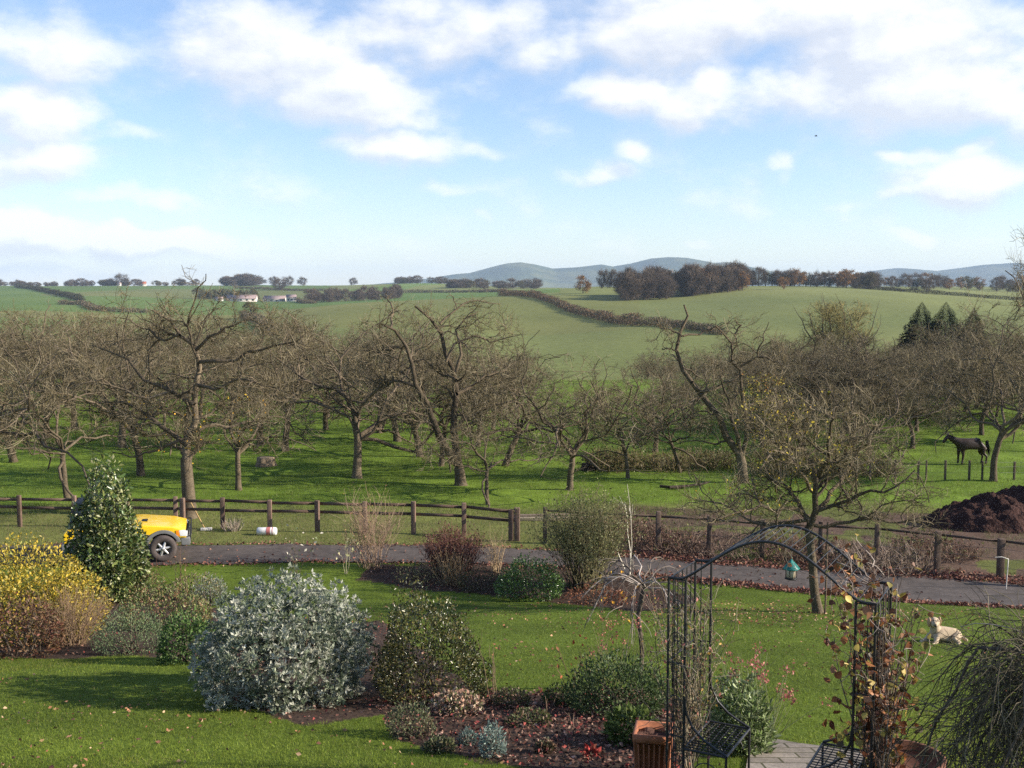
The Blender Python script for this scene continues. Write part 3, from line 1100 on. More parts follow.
def far_tree_mesh(seed, h, w, cols, n, kind='bare'):
    rng = np.random.default_rng(seed)
    tr, cr = MB(), MB()
    bar(tr, [(0, 0, -.5), (.1, 0, h * .3), (0, .1, h * .75)], [h * .028, h * .02, h * .008], 6, (.09, .07, .055))
    if kind == 'conifer':
        t = rng.uniform(0.02, 1, n) ** .8
        a = rng.uniform(0, 6.283, n)
        rad = w * .5 * (1 - t) ** .8 * rng.uniform(.3, 1, n) * (1 + .16 * np.sin(t * 46 + 3 * a))
        p = np.stack([rad * np.cos(a), rad * np.sin(a), h * (.04 + .96 * t)], -1)
        d = np.stack([np.cos(a), np.sin(a), np.full(n, -.15)], -1) + rng.normal(size=(n, 3)) * .35
        leaves(cr, p, d, h * .07 * (1.05 - t) * rng.uniform(.6, 1.3, n), .35, pick(rng, n, cols), rng)
        return tr, cr
    nl = 9
    for i in range(nl):
        a, e = rng.uniform(0, 6.28), rng.uniform(.35, 1.2)
        s = np.array([0, 0, h * rng.uniform(.2, .45)])
        q = s + np.array([math.cos(a) * math.cos(e) * w * .45, math.sin(a) * math.cos(e) * w * .45, math.sin(e) * h * .5])
        bar(tr, [s, (s + q) / 2 + rng.normal(size=3) * .2, q], [h * .012, h * .008, h * .003], 4, (.1, .08, .06))
    nc = 42
    d = unit(rng.normal(size=(nc, 3)))
    c = d * rng.uniform(.35, 1, (nc, 1)) ** .5 * np.array([w * .45, w * .45, h * .42]) + np.array([0, 0, h * .52])
    ci = rng.integers(0, nc, n)
    p = c[ci] + rng.normal(size=(n, 3)) * np.array([w, w, h * .8]) * .065
    o = unit(p - np.array([0, 0, h * .3])) + rng.normal(size=(n, 3)) * .55
    cc = pick(rng, n, cols) * (1 + .18 * rng.normal(size=(nc, 1)))[ci]
    if kind == 'bare':
        blades(cr, p, o, h * .16 * rng.uniform(.5, 1.3, n), h * .011, np.clip(cc, .01, 1), rng)
    else:
        leaves(cr, p, rng.normal(size=(n, 3)), h * .045 * rng.uniform(.6, 1.3, n), .8, np.clip(cc, .01, 1), rng)
    return tr, cr


FAR = {}


def far_def(key, *a, **k):
    FAR[key] = [far_tree_mesh(s, *a, **k) for s in (len(FAR) * 7 + 1, len(FAR) * 7 + 2, len(FAR) * 7 + 3)]


far_def('bare', 12, 10, BARE, 2600)
far_def('rust', 12, 12, RUST, 2200, kind='leaf')
far_def('olive', 12, 11, [(.1, .085, .035), (.12, .1, .04), (.08, .07, .035)], 2000, kind='leaf')
far_def('conifer', 12, 8, DARKG, 2400, kind='conifer')
FROOT = {}


def far_tree(key, var, px, h, label, group=None, Y=None, py=None, sx=1.0, name='bare_tree', hpx=None):
    b = gxy(px, Y) if Y is not None else gp(px, py)
    if hpx:
        h = hpx * b[1] / FPX
    sc = h / 12.0
    kk = (key, var)
    rz = float(RNG.uniform(0, 6.28))
    if kk not in FROOT:
        t = thing(name, label, 'tree', b, group)
        tr, cr = FAR[key][var]
        tr.build('trunk', M['twig'], t)
        cr.build('crown', M['crop'], t)
        FROOT[kk] = t
        t.rotation_euler = (0, 0, rz)
        t.scale = (sc * sx, sc * sx, sc)
        return t
    r = copy_thing(FROOT[kk], b, rz, (sc * sx, sc * sx, sc), label, group)
    if group is None and 'group' in r:
        del r['group']
    r.name = name
    return r


far_tree('rust', 0, 583, 0, 'lone round rust coloured oak in the pale field left of the wood', py=293.5, hpx=19, sx=.95, name='oak_tree')
for i, (px, hp) in enumerate([(601, 19), (607, 20), (613, 19), (618, 17)]):
    far_tree('bare', i % 3, px, 0, ['thin bare tree, first of the row of four beside the lone oak', 'second thin bare tree of the row of four beside the lone oak',
             'third thin bare tree of the row of four beside the lone oak', 'last thin bare tree of the row of four, nearest the wood'][i], 'row of four thin trees on the crest', Y=985, hpx=hp, sx=.6)
# the wood on the field's crest
for i in range(62):
    px = rng.uniform(622, 744)
    f = rng.uniform(0, 1)
    Y = 735 + f * 75 + (px - 622) * .75
    key = 'bare' if rng.random() < .94 else 'rust'
    far_tree(key, int(rng.integers(0, 3)), px, rng.uniform(14, 23), 'bare tree in the dark wood on the crest of the pale field' if key == 'bare' else 'rust leaved tree in the dark wood on the crest of the pale field',
             'trees of the wood on the crest' if key == 'bare' else 'rust leaved trees of the wood on the crest', Y=Y, sx=rng.uniform(.85, 1.1))
far_tree('rust', 1, 783, 0, 'small round brown tree standing alone in the field below the ridge trees', Y=860, hpx=14, sx=1.0, name='oak_tree')
# ridge trees right of the wood
for i in range(26):
    px = 742 + i * 5.2 + rng.normal() * 2
    key = ['bare', 'rust', 'conifer', 'olive', 'rust', 'bare'][int(rng.integers(0, 6))]
    nm = {'bare': 'bare', 'rust': 'rust leaved', 'conifer': 'dark conifer', 'olive': 'olive brown'}[key]
    far_tree(key, int(rng.integers(0, 3)), px, 0, '%s tree in the belt along the ridge right of the wood' % nm, '%s trees of the ridge belt' % nm, Y=1040 + rng.normal() * 25, hpx=rng.uniform(14, 19), sx=1.15)
for px, key, v, hp, lab in [(845, 'rust', 0, 20, 'largest rust brown oak at the right end of the ridge belt'), (797, 'rust', 2, 19, 'broad brown oak standing high in the middle of the ridge belt'),
                            (868, 'olive', 1, 17, 'pale grey brown round tree at the end of the ridge belt'), (913, 'conifer', 0, 13, 'single dark conifer behind the long hedge on the right'),
                            (925, 'bare', 1, 14, 'slim bare tree beside the single dark conifer behind the long hedge')]:
    far_tree(key, v, px, 0, lab, Y=1010, hpx=hp, sx=1.0, name='oak_tree' if key == 'rust' else 'tree')
for i in range(30):
    px = 872 + i * 6.2 + rng.normal() * 3
    key = ['bare', 'rust', 'bare', 'olive'][int(rng.integers(0, 4))]
    nm = {'bare': 'bare', 'rust': 'rust leaved', 'olive': 'olive brown'}[key]
    far_tree(key, int(rng.integers(0, 3)), px, 0, '%s tree on the far flat land beyond the long right hedge' % nm, '%s trees beyond the right hedge' % nm, Y=1300 + rng.normal() * 110, hpx=rng.uniform(8, 16), sx=1.1)
# left ridge woods
for i in range(150):
    px = rng.choice([rng.uniform(-20, 75), rng.uniform(70, 130), rng.uniform(112, 205), rng.uniform(225, 262), rng.uniform(395, 470), rng.uniform(440, 540)])
    if px < 75:
        Y, hp = 2150, rng.uniform(4, 7.5)
    elif px < 210:
        Y, hp = 2180, rng.uniform(4, 9)
    elif px < 300:
        Y, hp = 2170, rng.uniform(9, 13)
    elif px < 450:
        Y, hp = 2180, rng.uniform(6, 9)
    else:
        Y, hp = 1650, rng.uniform(8, 13)
    where = 'far left' if px < 130 else ('left' if px < 300 else 'middle')
    far_tree('bare' if rng.random() < .8 else 'olive', int(rng.integers(0, 3)), px, 0, 'bare tree of the woods along the %s skyline' % where, 'skyline trees, %s' % where, Y=Y + rng.normal() * 30, hpx=hp * rng.uniform(.6, 1), sx=rng.uniform(1.3, 2.3))
for px, hp, Y, lab in [(123, 13, 2150, 'square topped lone tree on the left skyline'), (275, 10, 2100, 'round topped lone tree right of the skyline clump'), (289, 11, 2050, 'wide topped lone tree above the farm'),
                       (303, 9, 2190, 'small lone tree at the right end of the left skyline'), (354, 8, 2190, 'small round lone tree on the middle skyline'), (280, 13, 1750, 'bare tree on the field slope above the farm')]:
    far_tree('bare', 1, px, 0, lab, Y=Y, hpx=hp, sx=1.25)
# trees about the farm and the band of bare wood right of it
for i in range(14):
    far_tree('conifer' if i % 3 else 'olive', i % 3, 200 + i * 4.3, 0, 'dark tree in the shelter belt behind the farm buildings', 'shelter belt behind the farm', Y=1345 + rng.normal() * 10, hpx=rng.uniform(9, 13), sx=1.3)
for i in range(34):
    far_tree('bare', i % 3, rng.uniform(300, 400), 0, 'bare tree in the long narrow wood right of the farm', 'narrow wood right of the farm', Y=1250 + rng.normal() * 40, hpx=rng.uniform(9, 15), sx=1.0)
far_tree('olive', 0, 251, 0, 'round brown tree at the top of the short hedge below the farm', Y=640, hpx=17, sx=1.0, name='tree')
for px, Y, top, k_, lab in [(806, 57, 372, 3, 'dark bare tree close behind the right part of the garden tree'), (872, 56, 362, 1, 'dark bare tree behind the right edge of the garden tree'), (916, 60, 368, 5, 'dark bare tree left of the pony, beyond the stakes'), (765, 58, 384, 0, 'dark bare tree just right of the leaning half dead tree')]:
    orchard(px, 0, top, k_, px * 1.0, lab, G1, Y=Y, sx=1.35)
# valley trees on the right
far_tree('bare', 2, 0, 1, 'x', Y=200)
bpy.data.objects.remove(FROOT.pop(('bare', 2)), do_unlink=True) if ('bare', 2) in FROOT and FROOT[('bare', 2)].get('label') == 'x' else None
for o in [o for o in bpy.data.objects if o.get('label') == 'x']:
    for c in list(o.children):
        bpy.data.objects.remove(c, do_unlink=True)
    bpy.data.objects.remove(o, do_unlink=True)
w, c = tree_mesh(seed=77, h=13, trunk_h=2.2, trunk_r=.4, spread=1.15, nlimb=13, m=(9, 9, 10), wander=.16, up=.06, lens=(.3, .15, .075), twig=.022,
                 tcol=[(.2, .17, .07), (.17, .15, .06), (.24, .2, .08)], limb_angle=(8, 70), zmax=12.8, rmax=(0, 6.3))
rb = gxy(836, 185)
t = thing('round_tree', 'round fan shaped olive tree rising alone in front of the pale right field', 'tree', rb)
w.build('trunk', M['bark'], t, smooth=True)
c.build('crown', M['twig'], t)
_top = at(836, 299, 185)[2]
t.scale = (((_top - rb[2]) / 12.7),) * 3
for i, (px, hp, lab) in enumerate([(921, 302, 'leftmost of the three dark conifers in the dip'), (945, 302, 'middle of the three dark conifers in the dip'),
                                   (973, 308, 'rightmost, columnar one of the three dark conifers in the dip')]):
    b = gxy(px, 190 - 6 * (i == 1))
    top = at(px, hp, b[1])[2]
    rr, cr = far_tree_mesh(300 + i, top - b[2], [12, 13, 8.5][i], DARKG, 12000, 'conifer')
    t = thing('conifer', lab, 'tree', b, 'three dark conifers')
    rr.build('trunk', M['twig'], t)
    cr.build('crown', M['crop'], t)


# ------------------------------------------------------------------ hedges
def hedge(name, label, pts, h, w, cols, dens=26, group=None, blade=.5):
    dens, blade = dens * 2.4, blade * .6
    rng = np.random.default_rng(len(label) + int(pts[0][0]))
    P = np.array([gxy(px, Y) for px, Y in pts])
    d = np.concatenate([[0], np.cumsum(np.linalg.norm(np.diff(P[:, :2], axis=0), axis=1))])
    n = int(d[-1] * dens)
    s = rng.uniform(0, d[-1], n)
    x, y = np.interp(s, d, P[:, 0]), np.interp(s, d, P[:, 1])
    hh = h * (.35 + .9 * fbm(s * .07, s * 0, 71))
    x = x + rng.normal(size=n) * w * .3
    y = y + rng.normal(size=n) * w * .3
    z = H(x, y) + rng.uniform(0, 1, n) * hh
    pos = np.stack([x, y, z], -1)
    dirs = rng.normal(size=(n, 3)) + np.array([0, 0, .8])
    cc = pick(rng, n, cols)
    mb = MB()
    leaves(mb, pos, dirs, blade * rng.uniform(.6, 1.4, n), .45, cc, rng)
    tag(mb.build(name, M['crop'], None, P[0]), label, 'hedge', group)


HB = [(.15, .11, .075), (.11, .1, .055), (.19, .14, .1), (.09, .095, .045)]
hedge('hedge', 'long brown hedge running down the slope between the two pale fields', [(500, 890), (530, 800), (555, 700), (577, 610), (600, 555), (622, 505), (640, 478)], 4.8, 5, HB + [(.17, .085, .045)], 30, blade=1.2)
hedge('hedge', 'rusty hedge continuing downhill behind the contorted dead tree', [(640, 478), (662, 462), (690, 430), (722, 395)], 3.4, 4.5, HB, 34, blade=1.1)
hedge('hedge', 'dark trimmed hedge along the top right edge of the pale field', [(852, 985), (900, 900), (950, 850), (1000, 830), (1060, 800)], 3.4, 3, [(.06, .055, .035), (.08, .065, .045)], 26, blade=1.0)
hedge('hedge', 'short thick hedge running down the field left of the pale slope', [(243, 640), (252, 580), (262, 500), (270, 440), (275, 400)], 4.5, 4, HB, 34, blade=1.0)
hedge('hedge', 'hedge slanting down the far left hillside', [(18, 1950), (35, 1700), (52, 1450), (70, 1250), (82, 1050)], 6, 6, [(.05, .055, .03), (.06, .05, .035)], 10, blade=2)
hedge('hedge', 'thin hedge line across the hillside above the farm', [(235, 1900), (270, 1800), (300, 1720), (330, 1700)], 4, 5, HB, 9, blade=2)
hedge('hedge', 'thin hedge across the far field left of the skyline wood', [(345, 1500), (420, 1430), (480, 1350), (505, 1250)], 4, 5, HB, 9, blade=2)
hedge('hedge', 'low hedge with bushes in the far left field', [(60, 1000), (85, 960), (100, 820), (150, 800)], 4, 5, HB, 14, blade=1.6)
hedge('hedge', 'hedge beyond the farm meadow on the right of its track', [(298, 1240), (305, 1150), (315, 1080)], 4, 4, HB, 14, blade=1.5)


# ------------------------------------------------------------------ buildings far off
def building(name, label, px, Y, L, W, hw, hr, roofmat, rz, nwin, wallmat=None, group=None):
    b = gxy(px, Y)
    t = thing(name, label, 'building', b, group)
    t.rotation_euler = (0, 0, rz)
    mb = MB()
    V = [(-L / 2, -W / 2, -2), (L / 2, -W / 2, -2), (L / 2, W / 2, -2), (-L / 2, W / 2, -2), (-L / 2, -W / 2, hw), (L / 2, -W / 2, hw), (L / 2, W / 2, hw), (-L / 2, W / 2, hw),
         (-L / 2, 0, hw + hr), (L / 2, 0, hw + hr)]
    mb.add(V, [np.array([[0, 1, 5, 4], [2, 3, 7, 6]]), np.array([[1, 2, 6, 9, 5], [3, 0, 4, 8, 7]])])
    mb.build('wall', wallmat or M['wall'], t)
    rb_ = MB()
    e, th = .4, .15
    for s in (-1, 1):
        y0, y1 = s * (W / 2 + e), 0
        z0, z1 = hw - hr * e / (W / 2) + .03, hw + hr + .03
        V = [(-L / 2 - e, y0, z0), (L / 2 + e, y0, z0), (L / 2 + e, y1, z1), (-L / 2 - e, y1, z1), (-L / 2 - e, y0, z0 + th), (L / 2 + e, y0, z0 + th), (L / 2 + e, y1, z1 + th), (-L / 2 - e, y1, z1 + th)]
        rb_.add(V, np.array([[0, 1, 2, 3], [4, 5, 6, 7], [0, 1, 5, 4], [1, 2, 6, 5], [2, 3, 7, 6], [3, 0, 4, 7]]))
    rb_.build('roof', roofmat, t)
    for i in range(nwin):
        x = -L / 2 + L * (i + .5) / nwin
        w_ = MB()
        box(w_, (x, -W / 2 - .03, hw * .5), (min(2.4, L / nwin * .45), .1, hw * .38))
        w_.build('window', M['glass'], t)
    return t


building('barn', 'long low white walled barn with brown roof, largest of the far farm', 243, 1285, 34, 14, 3.4, 4.2, M['roofgrey'], .05, 5, group='farm buildings')
building('barn', 'second white walled barn at the right of the far farm', 276, 1290, 26, 12, 3.4, 3.4, M['roofgrey'], -.08, 4, group='farm buildings')
building('farmhouse', 'small cream farmhouse at the right end of the far farm', 292, 1280, 11, 8, 5, 3, M['roofgrey'], .3, 3, M['wall'], group='farm buildings')
building('shed', 'little pale shed at the left end of the far farm', 220, 1275, 9, 6, 2.8, 1.6, M['roofgrey'], .1, 1, group='farm buildings')
building('farmhouse', 'tiny white house with red roof on the left skyline', 145, 2120, 10, 7, 4.6, 4, M['roofred'], .2, 3)
building('farmhouse', 'tiny pale house among the trees on the left skyline', 121, 2110, 6, 5, 4, 2.5, M['roofgrey'], .0, 2)


# ------------------------------------------------------------------ fences
def post(mb, b, w, d, h, rz=0, C=None):
    box(mb, (0, 0, h / 2 - .15), (w, d, h + .3), C, rz, .012)


def make_fence(name, label, pxs, Hp, rails, C, rw=.045, rh=.09, split=None, wires=()):
    """posts stand where the photo shows them; rails run from post to post"""
    B = [gp(px, py) for px, py, _ in pxs]
    t = thing(name, label, 'fence', B[0])
    rg = np.random.default_rng(len(pxs))
    o0 = B[0]
    for b, (px, py, w) in zip(B, pxs):
        mb = MB()
        c = np.array(C) * (1 + .15 * rg.normal())
        hh = Hp * (1 + .03 * rg.normal())
        box(mb, tuple(b - o0 + np.array([0, 0, hh / 2 - .12])), (w, w * .85, hh + .24), c, rg.normal() * .1, .014)
        mb.build('post', M['wood'], t)
    for z in rails:
        for a, b in zip(B[:-1], B[1:]):
            mb = MB()
            a2, b2 = a - o0 + [0, .07, z + rg.normal() * .012], b - o0 + [0, .07, z + rg.normal() * .012]
            d = b2 - a2
            ln = np.linalg.norm(d)
            bm = bmesh.new()
            bmesh.ops.create_cube(bm, size=1)
            for v in bm.verts:
                v.co = Vector((v.co.x * ln * 1.0, v.co.y * rw, v.co.z * rh))
            q = Vector(d).to_track_quat('X', 'Z')
            dump(mb, bm, lambda v: q @ v + Vector((a2 + b2) / 2), np.array(C) * .8 * (1 + .1 * rg.normal()))
            mb.build('rail', M['wood'], t)
    for z in wires:
        mb = MB()
        for a, b in zip(B[:-1], B[1:]):
            bar(mb, [a - o0 + [0, -.06, z], (a + b) / 2 - o0 + [0, -.06, z - .03], b - o0 + [0, -.06, z]], .004, 4, (.5, .5, .5))
        mb.build('wire', M['wire'], t)
    return t


FW = (.15, .1, .075)
make_fence('rail_fence', 'brown timber post and two rail fence between the drive and the orchard',
           [(-130, 524, .13), (-30, 526, .13), (20, 527, .13), (75, 527, .13), (128, 527, .13), (176, 528, .13), (183, 529, .15), (223, 529, .14), (270, 531, .14), (317.5, 532, .14), (365, 533, .14),
            (413.5, 534, .14), (464, 536, .14), (511, 541, .15), (517, 541, .17)], 1.02, (.9, .62), FW)
make_fence('wire_fence', 'timber posts strung with plain wires along the drive on the right',
           [(545, 543, .12), (600, 546, .12), (658, 550, .14), (709, 553, .13), (762, 558, .14), (820, 561, .12), (876, 564, .12), (937, 571, .15), (1000, 578, .17), (1075, 588, .15)], 1.12, (.98,), (.12, .085, .065), .04, .06, wires=(.3, .55, .8))
make_fence('wire_fence', 'low fence of thin stakes and wire at the far edge of the right grass',
           [(780, 481, .08), (840, 481, .08), (870, 480, .08), (895, 480, .08), (918, 480, .09), (926, 480, .07), (945, 480, .09), (969, 480, .09), (982, 480, .08), (1014, 480, .09), (1050, 480, .08)], .85, (), (.12, .09, .065), wires=(.35, .6, .8))


# ------------------------------------------------------------------ the yellow car on the drive
def build_car():
    b = gp(160, 561)
    b[2] += .03
    x0 = (183 - 512) / FPX * b[1]
    yN = b[1] + .05
    t = thing('parked_car', 'yellow short off road car parked on the drive, half hidden by the tall evergreen', 'car', (x0, yN, b[2]))
    Wd = 1.7
    t.rotation_euler = (0, 0, math.radians(15))
    t.scale = (.96, .96, .96)

    def prism(outline, y0, y1, m, name, bev=.03, parent=t, C=None):
        bm = bmesh.new()
        vs = [bm.verts.new((x, y0, z)) for x, z in outline]
        f = bm.faces.new(vs)
        r = bmesh.ops.extrude_face_region(bm, geom=[f])
        for v in [g_ for g_ in r['geom'] if isinstance(g_, bmesh.types.BMVert)]:
            v.co.y = y1
        bmesh.ops.recalc_face_normals(bm, faces=bm.faces[:])
        if bev:
            es = [e for e in bm.edges if abs(e.verts[0].co.y - e.verts[1].co.y) < 1e-5]
            bmesh.ops.bevel(bm, geom=es, offset=bev, segments=3, affect='EDGES', profile=.6)
        mb = MB()
        dump(mb, bm, None, C)
        return mb.build(name, m, parent)

    def arc(cx, cz, r, a0, a1, n=12):
        return [(cx + r * math.cos(math.radians(a)), cz + r * math.sin(math.radians(a))) for a in np.linspace(a0, a1, n)]
    fx, rx, wz, wr = -.72, -2.85, .38, .39
    ra = .46
    up = [(-.06, .66), (-.05, .8), (-.1, .89), (-.45, .99), (-1.35, 1.09), (-1.45, 1.09), (-3.3, 1.06), (-3.42, .95), (-3.42, .66)]
    body = up + [(rx - .49, .66)] + arc(rx, wz, .52, 145, 35)[::1] + [(rx + .49, .66), (fx - .49, .66)] + arc(fx, wz, .52, 145, 35) + [(fx + .49, .66)]
    prism(body, 0, Wd, M['yellow'], 'body')
    low = [(0, .46), (.02, .655), (fx + .49, .655)] + arc(fx, wz, ra + .03, 35, -0, 6)[::1] + [(fx + .49, .36)]
    # grey lower cladding: bumper corner, sill, rear corner
    prism([(.03, .44), (.05, .5), (.04, .655), (fx + .50, .655), (fx + .52, .44)], -.03, Wd + .03, M['cladding'], 'bumper', .02)
    prism([(fx - .5, .655), (rx + .5, .655), (rx + .52, .36), (fx - .52, .36)], -.015, Wd + .015, M['cladding'], 'sill', .02)
    prism([(rx - .5, .655), (-3.47, .655), (-3.47, .44), (rx - .52, .44)], -.03, Wd + .03, M['cladding'], 'bumper', .02)
    for cx in (fx, rx):
        outer, inner = arc(cx, wz, .535, 160, 20, 16), arc(cx, wz, .44, 20, 160, 16)
        for y0, y1 in ((-.04, .05), (Wd - .05, Wd + .04)):
            prism(outer + inner, y0, y1, M['cladding'], 'wheel_arch', .008)
    cab = prism([(-1.55, 1.05), (-2.0, 1.62), (-2.25, 1.68), (-3.2, 1.66), (-3.3, 1.05)], .09, Wd - .09, M['black'], 'cabin', .05)
    for y0, y1 in ((.07, .12), (Wd - .12, Wd - .07)):
        prism([(-1.72, 1.12), (-2.04, 1.58), (-2.6, 1.6), (-2.6, 1.12)], y0, y1, M['glass'], 'window', 0)
        prism([(-2.7, 1.12), (-2.7, 1.6), (-3.1, 1.59), (-3.2, 1.12)], y0, y1, M['glass'], 'window', 0)
    prism([(-1.62, 1.1), (-2.06, 1.66), (-2.0, 1.67), (-1.55, 1.1)], .16, Wd - .16, M['glass'], 'windscreen', 0)
    prism([(-2.3, 1.7), (-2.3, 1.72), (-3.15, 1.72), (-3.15, 1.7)], .2, Wd - .2, M['black'], 'roof_rack', 0)
    for y0, y1 in ((-.012, .2), (Wd - .2, Wd + .012)):
        h = prism([(-.035, .7), (-.03, .83), (-.12, .885), (-.27, .89), (-.24, .71)], y0, y1, M['lamp'], 'headlight', .012)
        prism([(-.245, .71), (-.275, .89), (-.36, .88), (-.34, .72)], y0 - .004, y1, M['amber'], 'indicator', .006)
    prism([(-.045, .7), (.0, .72), (.0, .85), (-.045, .87)], .22, Wd - .22, M['black'], 'grille', .01)
    gb_ = MB()
    for z in (.7, .9):
        bar(gb_, [(-.03, .0, z), (.035, .05, z), (.05, .3, z), (.05, Wd - .3, z), (.035, Wd - .05, z), (-.03, Wd, z)], .018, 8)
    for y in (.05, .5, Wd - .5, Wd - .05):
        bar(gb_, [(.045, y, .5), (.045, y, .9)], .016, 8)
    gb_.build('bull_bar', M['black'], t)
    vent = MB()
    box(vent, (-1.35, -.008, .78), (.12, .02, .05))
    vent2 = MB()
    box(vent2, (-1.15, -.008, .78), (.1, .02, .04))
    vent2.build('vent', M['black'], t)
    vent.build('vent', M['black'], t)
    for gx in (-1.62, -2.55):
        gp_ = MB()
        box(gp_, (gx, -.001, .86), (.012, .012, .38))
        gp_.build('door_gap', M['black'], t)
    sc = MB()
    box(sc, (-1.25, .75, 1.085), (.16, .3, .03), None, 0, .01)
    sc.build('bonnet_scoop', M['black'], t)
    mr = MB()
    box(mr, (-1.85, -.13, 1.17), (.12, .18, .15), None, .1, .03)
    mr.build('mirror', M['black'], t)
    for cx in (fx, rx):
        for s, y in ((-1, .02), (1, Wd - .02)):
            wt = thing('wheel', None, None, (cx, y, wz))
            wt.parent = t
            if 'label' in wt:
                del wt['label']
            tm = MB()
            lathe(tm, [(.2, -.09), (.225, -.115), (.31, -.125), (.365, -.11), (.385, -.07), (.388, 0), (.385, .07), (.365, .11), (.31, .125), (.22, .11)], (0, 0, 0), 36, None, 'Y')
            tm.build('tyre', M['tyre'], wt, smooth=True)
            rm = MB()
            lathe(rm, [(.225, s * .10), (.215, s * .085), (.2, s * .05), (.19, 0)], (0, 0, 0), 32, None, 'Y')
            for k_ in range(6):
                a = k_ * math.pi / 3 + .2
                bar(rm, [(.05 * math.cos(a), s * .085, .05 * math.sin(a)), (.205 * math.cos(a), s * .07, .205 * math.sin(a))], [.045, .032], 6)
            lathe(rm, [(0.001, s * .12), (.05, s * .115), (.065, s * .08), (.07, s * .03)], (0, 0, 0), 20, None, 'Y')
            rm.build('rim', M['alloy'], wt)
            dk = MB()
            lathe(dk, [(.001, s * .02), (.2, s * .02)], (0, 0, 0), 24, None, 'Y')
            dk.build('brake_disc', M['black'], wt)


build_car()


# ------------------------------------------------------------------ shrubs and plants
def lump_points(rng, n, r, lumps=14, inner=.72, power=2.4, sharp=14, amp=.22):
    """points in the outer shell of a lumpy dome that stands on the ground; r = (rx, ry, height)"""
    f = rng.uniform(0, 1, n * 3)
    prof = (np.clip(1 - f ** power, 0, 1)) ** .5 * (.82 + .18 * np.clip(f / .25, 0, 1))
    k = rng.uniform(0, 1, n * 3) < prof + .12
    f, prof = f[k][:n], prof[k][:n]
    n = len(f)
    a = rng.uniform(0, 2 * math.pi, n)
    d = np.stack([np.cos(a) * prof, np.sin(a) * prof, f], -1)
    nd = unit(np.stack([np.cos(a) * prof, np.sin(a) * prof, f * 1.1 - .12], -1))
    la, lz = rng.uniform(0, 2 * math.pi, lumps), rng.uniform(-.1, 1, lumps)
    ld = unit(np.stack([np.cos(la) * (1 - lz ** 2), np.sin(la) * (1 - lz ** 2), lz], -1))
    bump = np.max(np.exp(-(1 - nd @ ld.T) * sharp), 1)
    rad = (1.06 - amp + amp * bump) * rng.uniform(inner, 1, n) ** .6
    return d * rad[:, None] * np.asarray(r)[None], nd


def shrub(name, label, cat, px, py, wpx, hpx, cols, n, leaf=.05, aspect=.5, depth=1.0, m='leaf', seed=1, rosette=0, updir=.5, inner=.6, stems=14, group=None, lumps=14, jit=.25, bottom=.02, stemcol=(.09, .07, .05), fold=.15, power=2.4, sharp=14, amp=.22, lean=0.0):
    b = gp(px, py)
    s = b[1] / FPX
    rx, h = wpx * s / 2, hpx * s
    rng = np.random.default_rng(seed * 17 + 5)
    t = thing(name, label, cat, b, group)
    r = np.array([rx, rx * depth, h])
    cz = np.zeros(3)
    mb = MB()
    if rosette:
        q, d = lump_points(rng, n, r, lumps, inner, power, sharp, amp)
        q = q + cz
        P = np.repeat(q, rosette, 0)
        D = np.repeat(d, rosette, 0) * .55 + rng.normal(size=P.shape) * .75 + [0, 0, updir]
        C = np.repeat(pick(rng, n, cols, jit), rosette, 0) * (1 + .12 * rng.normal(size=(len(P), 1)))
    else:
        P, d = lump_points(rng, n, r, lumps, inner, power, sharp, amp)
        P = P + cz
        D = d * .6 + rng.normal(size=P.shape) * .7 + [0, 0, updir]
        C = pick(rng, n, cols, jit)
    P = P + np.array([1, 0, 0]) * (lean * rx * (1 - P[:, 2:3] / h))
    k = P[:, 2] > bottom * h
    P, D, C = P[k], D[k], np.clip(C[k], .004, 1)
    leaves(mb, P, D, leaf * rng.uniform(.65, 1.3, len(P)), aspect, C, rng, fold)
    mb.build('foliage', M[m], t)
    if stems:
        sm = MB()
        q, d = lump_points(rng, stems, r * .8, lumps, .9, power)
        q = q + cz
        P0 = rng.normal(size=(stems, 3)) * np.array([rx * .12, rx * .12, 0]) + [0, 0, -.05]
        mid = (P0 + q) / 2 + [0, 0, h * .08]
        tubes(sm, np.stack([P0, mid, q], 1), taper(np.full(stems, .016), np.full(stems, .005), 3), 5, stemcol)
        sm.build('stem', M['twig'], t)
    return t


